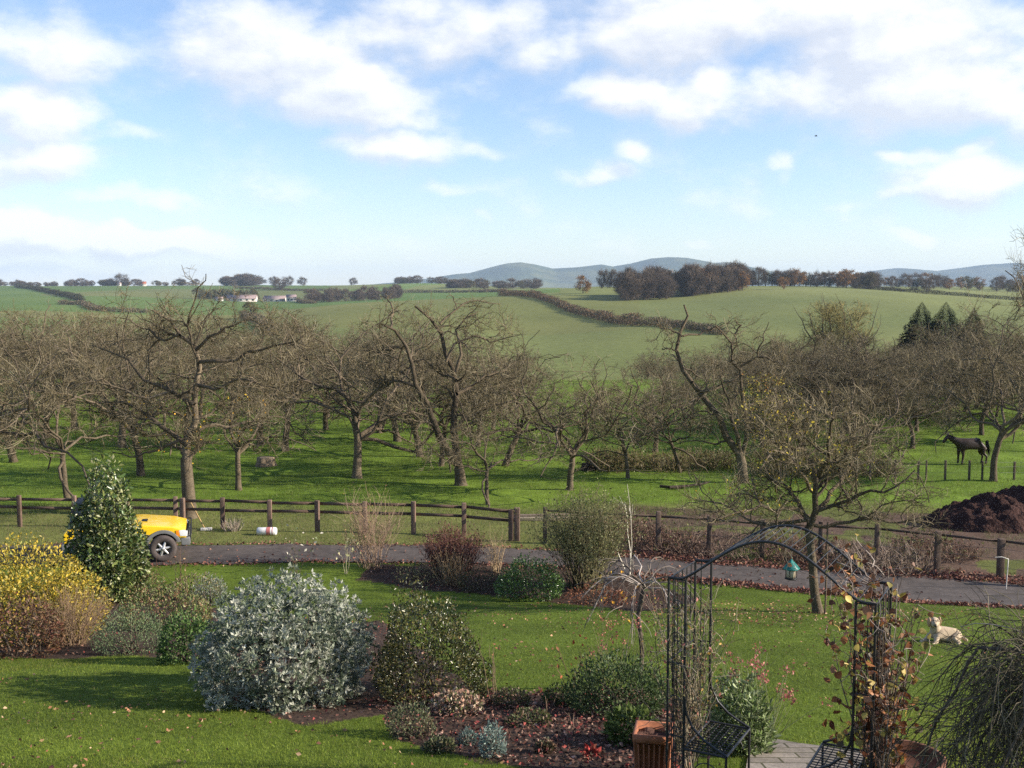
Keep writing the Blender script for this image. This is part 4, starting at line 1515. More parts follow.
def wispy(name, label, cat, px, py, wpx, hpx, cols, n, seed=1, twig=.004, fan=.5, sub=5, leafcols=None, nleaf=0, leaf=.03, group=None, wander=.12, curve=.0, subl=.35, m='twig', heads=None):
    """a plant of many thin upright stems from one crown"""
    b = gp(px, py)
    s = b[1] / FPX
    rx, h = wpx * s / 2, hpx * s
    rng = np.random.default_rng(seed * 13 + 3)
    a = rng.uniform(0, 6.283, n)
    q = np.sqrt(rng.uniform(0, 1, n))
    tip = np.stack([np.cos(a) * q * rx, np.sin(a) * q * rx, h * rng.uniform(.65, 1.05, n) * (1 - .25 * q ** 2)], -1)
    P0 = np.stack([np.cos(a) * q * rx * (1 - fan), np.sin(a) * q * rx * (1 - fan), np.full(n, -.03)], -1)
    D = tip - P0
    P = grow(rng, P0, unit(D) + [0, 0, curve], np.linalg.norm(D, axis=1), 5, wander, -curve * .35)
    R = taper(np.full(n, twig * 1.6), np.full(n, twig * .6), 6)
    t = thing(name, label, cat, b, group)
    mb = MB()
    tubes(mb, P, R, 3, pick(rng, n, cols))
    if sub:
        p, d, r, pi = kids(rng, P, R, sub, .3, 1, 15, 55)
        Q = grow(rng, p, d + [0, 0, .2], h * subl * rng.uniform(.4, 1, len(p)), 3, wander, 0)
        tubes(mb, Q, taper(np.full(len(p), twig * .8), np.full(len(p), twig * .4), 4), 3, pick(rng, len(p), cols))
        ends = Q[:, -1]
    else:
        ends = P[:, -1]
    mb.build('stem', M[m], t)
    if nleaf:
        lb = MB()
        i = rng.integers(0, len(ends), nleaf)
        pp = ends[i] + rng.normal(size=(nleaf, 3)) * leaf * 1.2 + [0, 0, 0]
        leaves(lb, pp, rng.normal(size=(nleaf, 3)) + [0, 0, -.2], leaf * rng.uniform(.7, 1.3, nleaf), .6, pick(rng, nleaf, leafcols, .25), rng)
        lb.build('foliage', M['leaf'], t)
    if heads:
        hc, hs, hn = heads
        hb = MB()
        i = rng.permutation(len(P))[:hn]
        pp = np.repeat(P[i, -1], 14, 0) + rng.normal(size=(len(i) * 14, 3)) * hs * .6
        leaves(hb, pp, rng.normal(size=pp.shape) + [0, 0, .4], hs * rng.uniform(.5, 1, len(pp)), .7, pick(rng, len(pp), hc, .2), rng)
        hb.build('blossom', M['leaf'], t)
    return t


# left border
shrub('shrub', 'golden yellow leaved shrub at the left edge beside the tall evergreen', 'shrub', 34, 640, 156, 118,
      [(.46, .33, .03), (.4, .3, .03), (.5, .36, .05), (.26, .24, .04), (.2, .2, .035), (.42, .34, .1)], 13000, .062, .5, .8, seed=1, inner=.35, updir=.3, power=3)
shrub('shrub', 'tall columnar evergreen with glossy leaves half hiding the yellow car', 'shrub', 108, 600, 84, 146,
      [(.075, .12, .03), (.11, .15, .04), (.05, .085, .025), (.17, .2, .06), (.3, .3, .16), (.15, .16, .05)], 11000, .13, .48, .95, m='leafgloss', seed=2, inner=.35, updir=.1, lumps=20, power=1.7)
shrub('shrub', 'bronze red leaved low shrub under the golden one', 'shrub', 22, 655, 105, 66, [(.14, .05, .03), (.1, .045, .03), (.17, .09, .04), (.07, .05, .025), (.2, .12, .06)], 2600, .055, .5, .7, seed=3)
wispy('plant', 'tawny wispy seed headed plant in front of the golden shrub', 'plant', 72, 645, 92, 60, [(.24, .16, .1), (.2, .13, .08), (.28, .2, .13)], 150, 4, .003, .75, 7, subl=.3)
shrub('shrub', 'low grey green mound in front of the tall evergreen', 'shrub', 132, 652, 88, 48, [(.15, .2, .09), (.19, .24, .12), (.1, .15, .06)], 3400, .04, .3, .8, seed=5, updir=.7)
shrub('shrub', 'leafy green and russet ground plant behind the grey green mound', 'shrub', 168, 628, 110, 50, [(.13, .18, .04), (.2, .2, .07), (.22, .12, .06), (.28, .25, .12), (.09, .13, .03)], 3400, .055, .5, .7, seed=6)
shrub('shrub', 'dark green leafy clump between the mound and the silver shrub', 'shrub', 190, 662, 70, 56, [(.08, .15, .035), (.12, .19, .05), (.05, .09, .025)], 3200, .05, .5, .8, seed=7)
shrub('plant', 'small grey leaved plant behind the silver shrub, left side', 'plant', 210, 606, 46, 34, [(.3, .31, .25), (.2, .23, .17), (.15, .17, .11)], 1500, .05, .4, .8, seed=8)
wispy('rose_bush', 'thin upright rose stems behind the small grey plant', 'plant', 180, 592, 40, 64, [(.12, .1, .06), (.16, .09, .06)], 6, 9, .005, .7, 2, [(.12, .14, .05), (.3, .2, .1)], 26, .06)
shrub('plant', 'buff and green leafy plant at the back of the left border', 'plant', 140, 600, 60, 34, [(.12, .14, .04), (.22, .19, .1), (.08, .11, .03), (.25, .16, .08)], 1500, .06, .5, .8, seed=61)
shrub('plant', 'straw brown low plant at the back of the left border, right end', 'plant', 196, 596, 62, 24, [(.22, .17, .09), (.13, .13, .05), (.28, .22, .13)], 1200, .06, .5, .8, seed=62)
# the two big rounded shrubs
shrub('shrub', 'large rounded silver grey shrub in the middle of the lawn', 'shrub', 287, 694, 180, 120, [(.36, .37, .29), (.26, .28, .2), (.43, .43, .35), (.12, .15, .09), (.19, .22, .145)],
      4600, .062, 0.36, 1.4, seed=10, rosette=8, inner=.66, power=3.2, sharp=70, amp=.3, updir=.35, lumps=110, jit=.16, m='leaf', fold=.08)
shrub('shrub', 'dark olive leaved evergreen shrub touching the silver one', 'shrub', 411, 696, 126, 117, [(.05, .06, .016), (.085, .085, .025), (.034, .042, .013), (.14, .12, .04)], 12000, .04, .5, 1.3, power=1.9, lean=.42, sharp=40, amp=.26, m='leafgloss', seed=11, inner=.6, updir=.5, lumps=60)
wispy('rose_bush', 'rose stem with a pale flower rising behind the silver shrub', 'plant', 297, 575, 30, 44, [(.13, .1, .07)], 5, 12, .006, .8, 2, [(.12, .15, .06), (.55, .5, .4)], 34, .09)
wispy('rose_bush', 'bare rose stem with cream buds left of the pink twiggy shrub', 'plant', 346, 574, 14, 42, [(.3, .27, .18)], 4, 13, .006, .8, 2, [(.5, .45, .25), (.35, .34, .16)], 22, .1)
# front bed
shrub('plant', 'blue grey feathery clump in the leaf strewn front bed', 'plant', 492, 756, 30, 36, [(.2, .26, .22), (.15, .21, .17), (.25, .3, .26)], 900, .035, .35, .9, seed=14, updir=.6)
shrub('plant', 'smaller blue grey clump left of the feathery one in the front bed', 'plant', 468, 744, 20, 18, [(.15, .2, .17), (.1, .15, .12)], 420, .03, .35, .9, seed=15)
shrub('plant', 'straggling grey green herb at the foot of the dark evergreen', 'plant', 410, 736, 54, 38, [(.1, .12, .05), (.14, .14, .07), (.08, .1, .045), (.2, .15, .09)], 1000, .04, .35, .9, seed=16)
shrub('plant', 'pink and buff autumn leaved ground plant in the front bed', 'plant', 455, 712, 66, 22, [(.3, .17, .12), (.36, .24, .16), (.12, .13, .05), (.42, .34, .25)], 1100, .045, .6, .8, seed=17, m='litter')
shrub('shrub', 'dark green bushy shrub at the foot of the weeping standard tree', 'shrub', 618, 712, 116, 66, [(.05, .085, .025), (.07, .11, .035), (.04, .06, .02), (.1, .13, .05)], 5200, .045, .4, .8, seed=18, updir=.4, inner=.5)
shrub('plant', 'bright green leafy clump beside the terracotta planter', 'plant', 632, 742, 62, 36, [(.11, .16, .03), (.15, .19, .05), (.07, .1, .025)], 1000, .07, .45, .9, seed=19)
wispy('plant', 'red flowered thin stems rising above the dark bushy shrub', 'plant', 616, 700, 80, 92, [(.13, .11, .06)], 26, 20, .003, .5, 2, heads=([(.35, .1, .08), (.4, .14, .1)], .035, 14))
shrub('shrub', 'pale green leafy valerian clump to the right of the iron seat', 'shrub', 738, 752, 74, 84, [(.16, .22, .07), (.22, .27, .12), (.11, .16, .05), (.27, .31, .17)], 2600, .075, .28, .9, seed=21, updir=.5, inner=.45)
wispy('plant', 'pink flower stems rising out of the pale valerian clump', 'plant', 745, 748, 96, 108, [(.14, .15, .08)], 34, 22, .003, .45, 1, heads=([(.4, .13, .11), (.44, .18, .14), (.32, .1, .08)], .04, 26))
wispy('plant', 'thin dry stem with red leaves standing on the lawn edge', 'plant', 572, 690, 22, 60, [(.15, .1, .06)], 5, 23, .004, .5, 2, [(.4, .1, .04), (.35, .15, .06)], 16, .06)
wispy('plant', 'thin bare stems at the right foot of the dark evergreen', 'plant', 492, 702, 30, 72, [(.15, .11, .07)], 6, 24, .0035, .6, 2, [(.3, .15, .06)], 8, .05)
shrub('plant', 'scarlet leaved small plant at the front of the bed', 'plant', 592, 758, 18, 13, [(.4, .06, .05), (.3, .05, .04), (.16, .05, .03)], 70, .055, .6, .9, seed=25, m='litter')
for i, (px, py, w_, h_, cols_, lab) in enumerate([
        (530, 724, 54, 16, [(.1, .12, .04), (.16, .1, .06), (.07, .09, .03)], 'low green and russet mat plant in the middle of the front bed'),
        (512, 706, 44, 20, [(.08, .1, .035), (.12, .12, .05), (.2, .14, .09)], 'straggly low plant at the back edge of the front bed'),
        (560, 704, 40, 22, [(.07, .1, .03), (.1, .13, .04)], 'small dark green plant left of the dark bushy shrub'),
        (440, 752, 34, 16, [(.09, .11, .045), (.14, .13, .07)], 'small grey green plant at the front left corner of the bed'),
        (545, 752, 22, 12, [(.1, .1, .05), (.2, .12, .08)], 'tiny buff plant near the front of the bed')]):
    shrub('plant', lab, 'plant', px, py, w_, h_, cols_, 800, .035, .5, .8, seed=90 + i)
for i, (px, py, lab) in enumerate([(545, 716, 'short bare stick standing in the front bed soil'), (575, 735, 'thin leaning dead stem in the front bed soil')]):
    wispy('plant', lab, 'plant', px, py, 14, 34, [(.2, .14, .1), (.15, .1, .07)], 3, 95 + i, .004, .8, 1)
# far border along the drive
wispy('shrub', 'airy pinkish twiggy shrub in the border by the drive', 'shrub', 371, 567, 52, 74, [(.27, .18, .13), (.22, .15, .1), (.3, .22, .15)], 60, 26, .005, .55, 9, [(.28, .15, .08), (.3, .2, .06)], 160, .05)
wispy('plant', 'dark red brown upright seed heads in the border by the drive', 'plant', 452, 573, 66, 50, [(.13, .06, .045), (.1, .05, .04), (.17, .08, .06)], 200, 27, .006, .45, 6, [(.13, .05, .04), (.1, .045, .035)], 1600, .06, subl=.22)
wispy('plant', 'pale straw coloured stems below the red brown seed heads', 'plant', 452, 585, 50, 40, [(.32, .23, .14), (.26, .18, .1)], 70, 28, .005, .6, 2)
wispy('plant', 'thin pale grassy plant right of the red brown seed heads', 'plant', 497, 572, 26, 46, [(.34, .26, .16), (.28, .2, .12)], 40, 29, .004, .7, 4)
wispy('shrub', 'tall upright twiggy shrub with sparse olive leaves in the border', 'shrub', 586, 588, 86, 104, [(.13, .12, .06), (.16, .14, .075), (.1, .09, .05)], 190, 30, .006, .6, 7, [(.16, .17, .06), (.2, .19, .075), (.12, .13, .05)], 7000, .055, subl=.2)
shrub('shrub', 'dense bright green low shrub at the foot of the twiggy one', 'shrub', 530, 598, 74, 46, [(.07, .14, .03), (.11, .19, .04), (.04, .08, .02)], 4000, .06, .55, .9, m='leafgloss', seed=31, inner=.6)
shrub('plant', 'pale yellow green trailing plant in the drive border', 'plant', 428, 582, 74, 20, [(.2, .2, .09), (.26, .24, .12), (.14, .13, .06), (.22, .12, .08)], 900, .06, .5, .8, seed=32)
shrub('plant', 'dark leafy clump left of the bright green low shrub', 'plant', 480, 590, 60, 24, [(.07, .08, .035), (.12, .08, .05), (.05, .06, .025)], 900, .06, .5, .8, seed=33)
shrub('plant', 'orange brown bracken like plant right of the twiggy shrub', 'plant', 598, 604, 74, 22, [(.25, .1, .05), (.2, .085, .045), (.16, .07, .04)], 900, .06, .5, .7, seed=34, m='litter')
wispy('sapling', 'pale forked bare sapling at the right of the twiggy shrub', 'tree', 629, 582, 16, 100, [(.5, .46, .38)], 3, 35, .012, .85, 2, subl=.2)
# bramble bank and brushwood beyond
for i, (px, py, w_, h_, lab) in enumerate([(612, 470, 70, 25, 'brown bramble mound at the left end of the bramble bank'), (660, 470, 70, 19, 'tawny dry bramble mound behind the small dark fruit tree'),
                                          (705, 468, 70, 22, 'dark bramble mound left of the leaning half dead tree'), (785, 474, 100, 34, 'dark undergrowth mound right of the leaning half dead tree'), (862, 474, 84, 26, 'low dark undergrowth left of the stake and wire fence')]):
    wispy('bramble', lab, 'shrub', px, py, w_, h_, [(.15, .12, .06), (.12, .1, .05), (.19, .15, .085)], 180, 40 + i, .011, .35, 6, [(.13, .14, .04), (.16, .12, .05)], 700, .11, curve=.3, wander=.25, group='bramble bank')
wispy('brushwood', 'tangle of cut brushwood against the wire fence near the soil heap', 'brushwood', 880, 566, 120, 30, [(.17, .12, .09), (.12, .085, .065), (.24, .19, .15)], 260, 45, .008, .15, 4, curve=.35, wander=.4)
wispy('brushwood', 'grey dead brush behind the wire fence left of the garden tree', 'brushwood', 720, 548, 150, 22, [(.12, .085, .065), (.09, .06, .05), (.18, .13, .1)], 260, 46, .008, .15, 4, curve=.35, wander=.4)
wispy('plant', 'pale dry tuft at the fence by the red printed sack', 'plant', 232, 531, 26, 14, [(.33, .28, .22), (.28, .22, .17)], 70, 47, .006, .5, 2)

for i, (px, py, w_, lab) in enumerate([(672, 553, 90, 'brown dead stalks behind the wire fence at its left end'), (800, 560, 110, 'reddish dead stalks behind the garden tree trunk'), (935, 560, 90, 'low brown dead weeds at the left foot of the soil heap'), (620, 540, 90, 'brown dry weeds behind the tall twiggy shrub')]):
    wispy('weeds', lab, 'weeds', px, py - 6, w_, 20, [(.14, .085, .06), (.1, .06, .045), (.19, .13, .095)], 240, 70 + i, .008, .1, 4, [(.14, .07, .05), (.11, .06, .04), (.12, .12, .04)], 500, .09, curve=.2, wander=.35)
# ---- weeping standard tree in the front bed
wb = gp(640, 690)


def weeping_standard():
    rng = np.random.default_rng(5)
    t = thing('weeping_tree', 'small weeping standard tree with arching pale bare branches', 'tree', wb)
    s = wb[1] / FPX
    w = MB()
    tp = [(0, 0, -.05), (.02, 0, .5), (-.03, .02, .95), (.02, 0, 1.22), (.07, 0, 1.34)]
    tubes(w, np.array(tp), np.array([.035, .03, .028, .034, .03]), 8, (.1, .08, .06))
    w.build('trunk', M['bark'], t, smooth=True)
    c = MB()
    n = 20
    a = np.linspace(0, 6.283, n, endpoint=False) + rng.normal(size=n) * .2
    arcs = []
    for i in range(n):
        R_ = rng.uniform(.55, 1.0)
        dz = rng.uniform(.05, .32)
        drop = rng.uniform(.25, .7)
        q = [(.05, 0, 1.3)]
        for f in np.linspace(.15, 1, 8):
            q.append((math.cos(a[i]) * R_ * f + rng.normal() * .02, math.sin(a[i]) * R_ * f + rng.normal() * .02, 1.3 + dz * math.sin(f * 2.2) * 1.3 - drop * f ** 3))
        arcs.append(q)
    A = np.array(arcs)
    R = taper(np.full(n, .010), np.full(n, .0035), 9)
    tubes(c, A, R, 5, pick(rng, n, [(.36, .31, .27), (.16, .13, .11), (.1, .08, .065), (.1, .08, .06)]))
    p, d, r, pi = kids(rng, A, R, 8, .3, 1, 20, 60)
    Q = grow(rng, p, d, rng.uniform(.12, .4, len(p)), 4, .15, -.22)
    tubes(c, Q, taper(np.full(len(p), .005), np.full(len(p), .0025), 5), 3, pick(rng, len(p), [(.22, .18, .15), (.13, .1, .08)]))
    k = 22
    leaves(c, Q[rng.integers(0, len(Q), k), -1], rng.normal(size=(k, 3)) + [0, 0, -1], .07, .5, pick(rng, k, [(.5, .25, .03), (.5, .33, .05)]), rng)
    c.build('crown', M['twig'], t)


weeping_standard()


# ---- big twiggy weeping bush, bottom right
def weeping_bush():
    rng = np.random.default_rng(9)
    b = gxy(1086, 6.7)
    t = thing('weeping_shrub', 'big dome of dark weeping bare twigs in the bottom right corner', 'shrub', b)
    w, c = MB(), MB()
    tubes(w, np.array([(0, 0, -.1), (.03, 0, .5), (0, .03, 1.05)]), np.array([.06, .05, .045]), 8, (.1, .08, .06))
    n = 120
    a = rng.uniform(0, 6.283, n)
    A = np.empty((n, 10, 3))
    top = rng.uniform(-.15, .6, n)
    R_ = rng.uniform(.2, 1.3, n)
    dr = rng.uniform(.7, 1.55, n)
    for j, f in enumerate(np.linspace(0, 1, 10)):
        A[:, j] = np.stack([np.cos(a) * R_ * f ** .8, np.sin(a) * R_ * f ** .8, 1.08 + top * np.sin(min(f * 2.6, 3.1)) - dr * np.clip(f - .28, 0, 1) ** 1.6 * 1.25], -1)
    A[:, 1:] += np.cumsum(rng.normal(size=(n, 9, 3)) * .032, 1)
    R = taper(np.full(n, .007), np.full(n, .0022), 10)
    cols = [(.07, .06, .04), (.1, .085, .055), (.05, .043, .03), (.15, .13, .09)]
    tubes(w, A[:14], taper(np.full(14, .02), np.full(14, .004), 10), 6, (.09, .075, .06))
    tubes(c, A, R, 4, pick(rng, n, cols))
    p, d, r, pi = kids(rng, A, R, 16, .15, 1, 20, 70)
    Q = grow(rng, p, d, rng.uniform(.15, .55, len(p)), 5, .24, -.1)
    tubes(c, Q, taper(np.full(len(p), .0036), np.full(len(p), .0018), 6), 3, pick(rng, len(p), cols))
    p, d, r, pi = kids(rng, Q, taper(np.full(len(Q), .003), np.full(len(Q), .002), 6), 2, .2, 1, 20, 70)
    Q2 = grow(rng, p, d, rng.uniform(.1, .28, len(p)), 3, .2, -.16)
    tubes(c, Q2, taper(np.full(len(p), .0024), np.full(len(p), .0014), 4), 3, pick(rng, len(p), cols))
    pale = grow(rng, np.tile([[0, 0, 1.25]], (9, 1)), np.stack([rng.normal(size=9), rng.normal(size=9), np.full(9, .9)], -1), rng.uniform(.6, 1.15, 9), 8, .12, -.12)
    tubes(c, pale, taper(np.full(9, .006), np.full(9, .002), 9), 4, (.26, .24, .21))
    w.build('trunk', M['bark'], t, smooth=True)
    c.build('crown', M['twig'], t)


weeping_bush()


# ------------------------------------------------------------------ iron arch with two seats
AU, AV = np.array([.88, -.475, 0]), np.array([.475, .88, 0])
AW, AD = 1.535, .62
AO = np.array([1.207, 8.3, 0])
AG = float(H(2.0, 8.3))
SHO = CAMZ - 2.2 - AG


def ap(u, v, z):
    return AU * u + AV * v + np.array([0, 0, z])


def scroll(c, du, r, turns=1.4, n=26, flip=1):
    out = []
    for i in range(n):
        f = i / (n - 1)
        a = f * turns * 2 * math.pi
        rr = r * (1 - .8 * f)
        out.append(c + du * rr * math.cos(a) * flip + np.array([0, 0, rr * math.sin(a)]))
    return out


def build_arch():
    t = thing('garden_arch', 'black wrought iron garden arch with a lattice seat at each side', 'garden arch', (AO[0], AO[1], AG))
    Z = np.array([0, 0, 1])
    pw = .135
    for side, u0, u1 in (('l', 0, pw), ('r', AW, AW - pw)):
        for v in (0, AD):
            for u in (u0, u1):
                mb = MB()
                bar(mb, [ap(u, v, -.1), ap(u, v, SHO)], .0105, 8)
                mb.build('post', M['iron'], t)
        lat = MB()
        for u in (u0,):
            for k_ in range(1, 6):
                v = AD * k_ / 6
                bar(lat, [ap(u, v, .05), ap(u, v, SHO - .02)], .0045, 6)
            for k_ in range(1, 5):
                for j in range(4):
                    cz = .5 + j * .32 + .1 * (k_ % 2)
                    bar(lat, scroll(ap(u, AD * (k_ + .5) / 6, cz), AV, .055, 1.2, 18, 1 if k_ % 2 else -1), .0035, 5)
        for z in (.12, .52, 1.1, SHO - .01):
            bar(lat, [ap(u0, 0, z), ap(u0, AD, z)], .006, 6)
            for v in (0, AD):
                bar(lat, [ap(u0, v, z), ap(u1, v, z)], .005, 6)
        for v in (0, AD):
            m_ = (u0 + u1) / 2
            bar(lat, [ap(u0 * .62 + u1 * .38, v, .1), ap(u0 * .62 + u1 * .38, v, SHO)], .0045, 6)
            for j in range(6):
                bar(lat, scroll(ap(m_, v, .3 + j * .25), AU, .05, 1.3, 20, 1 if j % 2 else -1), .004, 5)
        lat.build('side_panel', M['iron'], t)
        # seat facing inwards
        s = 1 if side == 'l' else -1
        seat = MB()
        ui, uo = u1, u1 + s * .34
        for a, b in (((ui, 0), (uo, 0)), ((uo, 0), (uo, AD)), ((uo, AD), (ui, AD)), ((ui, AD), (ui, 0))):
            bar(seat, [ap(*a, .43), ap(*b, .43)], .010, 8)
        for k_ in range(1, 13):
            f = k_ / 13
            bar(seat, [ap(ui, AD * f, .432), ap(uo, AD * f, .432)], .0045, 5)
        for k_ in range(1, 7):
            f = k_ / 7
            bar(seat, [ap(ui + (uo - ui) * f, 0, .428), ap(ui + (uo - ui) * f, AD, .428)], .0045, 5)
        seat.build('seat', M['iron'], t)
        for v in (0, AD):
            lg = MB()
            bar(lg, [ap(uo, v, -.1), ap(uo, v, .43)], .010, 8)
            lg.build('leg', M['iron'], t)
            am = MB()
            bar(am, [ap(u1, v, .86), ap(u1 + s * .015, v, .72), ap(u1 + s * .07, v, .61), ap(u1 + s * .16, v, .53), ap(u1 + s * .26, v, .475), ap(uo, v, .44)], .010, 8)
            am.build('armrest', M['iron'], t)
            bar_ = MB()
            bar(bar_, scroll(ap(u1 + s * .17, v, .25), AU, .12, 1.2, 24), .005, 5)
            bar_.build('scroll', M['iron'], t)
    for v in (0, AD):
        mb = MB()
        pts = []
        for f in np.linspace(0, 1, 41):
            u = f * AW
            g_ = np.clip((u - .1) / (AW - .2), 0, 1)
            z = SHO + .36 * (math.sin(math.pi * g_) ** 1.25)
            pts.append(ap(u, v, z))
        bar(mb, pts, .0102, 8)
        mb.build('arch_bar', M['iron'], t)
    tp = MB()
    for f in np.linspace(.2, .92, 19):
        u = f * AW
        g_ = np.clip((u - .1) / (AW - .2), 0, 1)
        z = SHO + .36 * (math.sin(math.pi * g_) ** 1.25)
        bar(tp, [ap(u, 0, z), ap(u, AD, z)], .0035, 5)
    tp.build('top_bars', M['iron'], t)
    return t


build_arch()


def climber():
    rng = np.random.default_rng(4)
    t = thing('climbing_vine', 'vine with red brown and yellow leaves climbing the right side of the arch', 'vine', (AO[0] + AU[0] * AW, AO[1] + AU[1] * AW, AG))
    o = AU * AW
    sm = MB()
    n = 70
    P0 = np.stack([o + AU * rng.uniform(-.1, .08) + AV * rng.uniform(0, AD) + [0, 0, rng.uniform(0, .6)] for _ in range(n)]) - o
    P = grow(rng, P0, np.tile([[0, 0, 1.]], (n, 1)) + rng.normal(size=(n, 3)) * .1, rng.uniform(.7, 1.4, n), 9, .11, .1)
    R = taper(np.full(n, .007), np.full(n, .0025), 10)
    tubes(sm, P, R, 4, pick(rng, n, [(.2, .15, .11), (.27, .22, .18), (.12, .09, .07)]))
    p, d, r, pi = kids(rng, P, R, 6, .15, 1, 30, 80)
    Q = grow(rng, p, d, rng.uniform(.08, .26, len(p)), 4, .28, .0)
    tubes(sm, Q, taper(np.full(len(p), .0034), np.full(len(p), .0018), 5), 3, pick(rng, len(p), [(.22, .17, .13), (.3, .25, .21), (.15, .1, .08)]))
    # thicket of stems that trails over the arch's right shoulder
    m_ = 46
    P1 = np.stack([AU * rng.uniform(-.36, .0) + AV * rng.uniform(-.05, AD + .15) + [0, 0, SHO - .05 + rng.uniform(-.1, .15)] for _ in range(m_)])
    T = grow(rng, P1, rng.normal(size=(m_, 3)) * .6 + [-.15, 0, .75], rng.uniform(.2, .48, m_), 6, .3, .02)
    tubes(sm, T, taper(np.full(m_, .004), np.full(m_, .0018), 7), 3, pick(rng, m_, [(.25, .2, .17), (.16, .1, .08), (.32, .27, .23)]))
    sm.build('stem', M['twig'], t)
    lf = MB()
    ends = np.concatenate([Q[:, -1], Q[:, 2], T[:, -1], T[:, 3]])
    nl = 1050
    q = ends[rng.integers(0, len(ends), nl)]
    cols = [(.16, .055, .025), (.2, .075, .03), (.11, .045, .02), (.3, .12, .04), (.4, .19, .09), (.46, .34, .08), (.24, .2, .05), (.07, .05, .02)]
    leaves(lf, q, rng.normal(size=(nl, 3)) + [0, -.2, -.5], rng.uniform(.035, .07, nl), .8, pick(rng, nl, cols, .25), rng, .12, True)
    lp = np.stack([AU * rng.uniform(-.3, -.04) + AV * rng.uniform(-.1, .1) + [0, 0, rng.uniform(.6, SHO)] for _ in range(60)])
    leaves(lf, lp, rng.normal(size=(60, 3)) + [0, 0, -.4], rng.uniform(.045, .085, 60), .85, pick(rng, 60, cols, .2), rng, .12, True)
    lf.build('foliage', M['leaf'], t)
    # bare climber on the left panel
    t2 = thing('climbing_vine', 'nearly bare tangled climber on the left side of the arch', 'vine', (AO[0], AO[1], AG))
    s2 = MB()
    n = 60
    P0 = np.stack([AU * rng.uniform(0, .1) + AV * rng.uniform(.15, AD) + [0, 0, rng.uniform(0, .7)] for _ in range(n)])
    P = grow(rng, P0, np.tile([[0, 0, 1.]], (n, 1)) + rng.normal(size=(n, 3)) * .15, rng.uniform(.6, 1.25, n), 9, .15, .1)
    tubes(s2, P, taper(np.full(n, .005), np.full(n, .002), 10), 4, pick(rng, n, [(.2, .16, .11), (.28, .23, .16), (.13, .1, .06)]))
    p, d, r, pi = kids(rng, P, taper(np.full(n, .005), np.full(n, .002), 10), 7, .1, 1, 25, 75)
    Q = grow(rng, p, d, rng.uniform(.08, .25, len(p)), 4, .3, .0)
    tubes(s2, Q, taper(np.full(len(p), .003), np.full(len(p), .0015), 5), 3, pick(rng, len(p), [(.24, .2, .13), (.3, .26, .19), (.14, .12, .06)]))
    nl = 330
    q = Q[rng.integers(0, len(Q), nl), -1]
    s2.build('stem', M['twig'], t2)
    l2 = MB()
    leaves(l2, q, rng.normal(size=(nl, 3)), rng.uniform(.025, .05, nl), .55, pick(rng, nl, [(.2, .17, .06), (.12, .13, .05), (.3, .17, .09), (.35, .12, .1), (.5, .3, .06)], .25), rng)
    l2.build('foliage', M['leaf'], t2)


climber()


# ---- planters
def planters():
    b = np.array([1.2, 9.05, 0])
    b[2] = float(H(b[0] + .1, b[1] + .2))
    t = thing('planter', 'square terracotta planter with ribbed sides beside the iron seat', 'planter', b)
    rz = math.radians(-12)
    R = Matrix.Rotation(rz, 3, 'Z')
    w, hgt = .3, .43
    mb = MB()
    bm = bmesh.new()
    r0, r1 = w * .43, w * .5
    rings = []
    for r_, z in ((r0, -.03), (r1 * .96, hgt - .07), (r1 * 1.07, hgt - .068), (r1 * 1.09, hgt), (r1 * .93, hgt), (r1 * .9, hgt - .09)):
        rings.append([bm.verts.new((x * r_, y * r_, z)) for x, y in ((-1, -1), (1, -1), (1, 1), (-1, 1))])
    for a, c in zip(rings[:-1], rings[1:]):
        for i in range(4):
            bm.faces.new((a[i], a[(i + 1) % 4], c[(i + 1) % 4], c[i]))
    dump(mb, bm, lambda v: R @ v)
    for sx in np.linspace(-.75, .75, 6):
        for (ax, s) in ((0, -1), (0, 1), (1, 1), (1, -1)):
            p0 = Vector((sx * r0, s * (r0 + .006), 0)) if ax == 0 else Vector((s * (r0 + .006), sx * r0, 0))
            p1 = Vector((sx * r1, s * (r1 * .96 + .006), hgt - .08)) if ax == 0 else Vector((s * (r1 * .96 + .006), sx * r1, hgt - .08))
            bar(mb, [tuple(R @ p0), tuple(R @ p1)], .008, 6)
    mb.build('pot', M['terracotta'], t)
    so = MB()
    bm = bmesh.new()
    bmesh.ops.create_grid(bm, x_segments=8, y_segments=8, size=w * .45)
    for v in bm.verts:
        v.co.z = hgt - .06 + .02 * math.sin(v.co.x * 30) * math.cos(v.co.y * 27)
    dump(so, bm, lambda v: R @ v)
    so.build('soil', M['soil'], t)
    q = gxy(917, 8.0)
    t = thing('bowl_planter', 'round brown bowl planter at the foot of the vine covered arch side', 'planter', q)
    mb = MB()
    lathe(mb, [(.12, -.02), (.2, .12), (.26, .3), (.285, .385), (.3, .39), (.3, .42), (.27, .42), (.25, .36), (.001, .35)], (0, 0, 0), 40)
    mb.build('pot', mat('dark_terracotta', (.14, .06, .035), noise=(5, 25), rough=.8, contrast=.25), t, smooth=True)


planters()


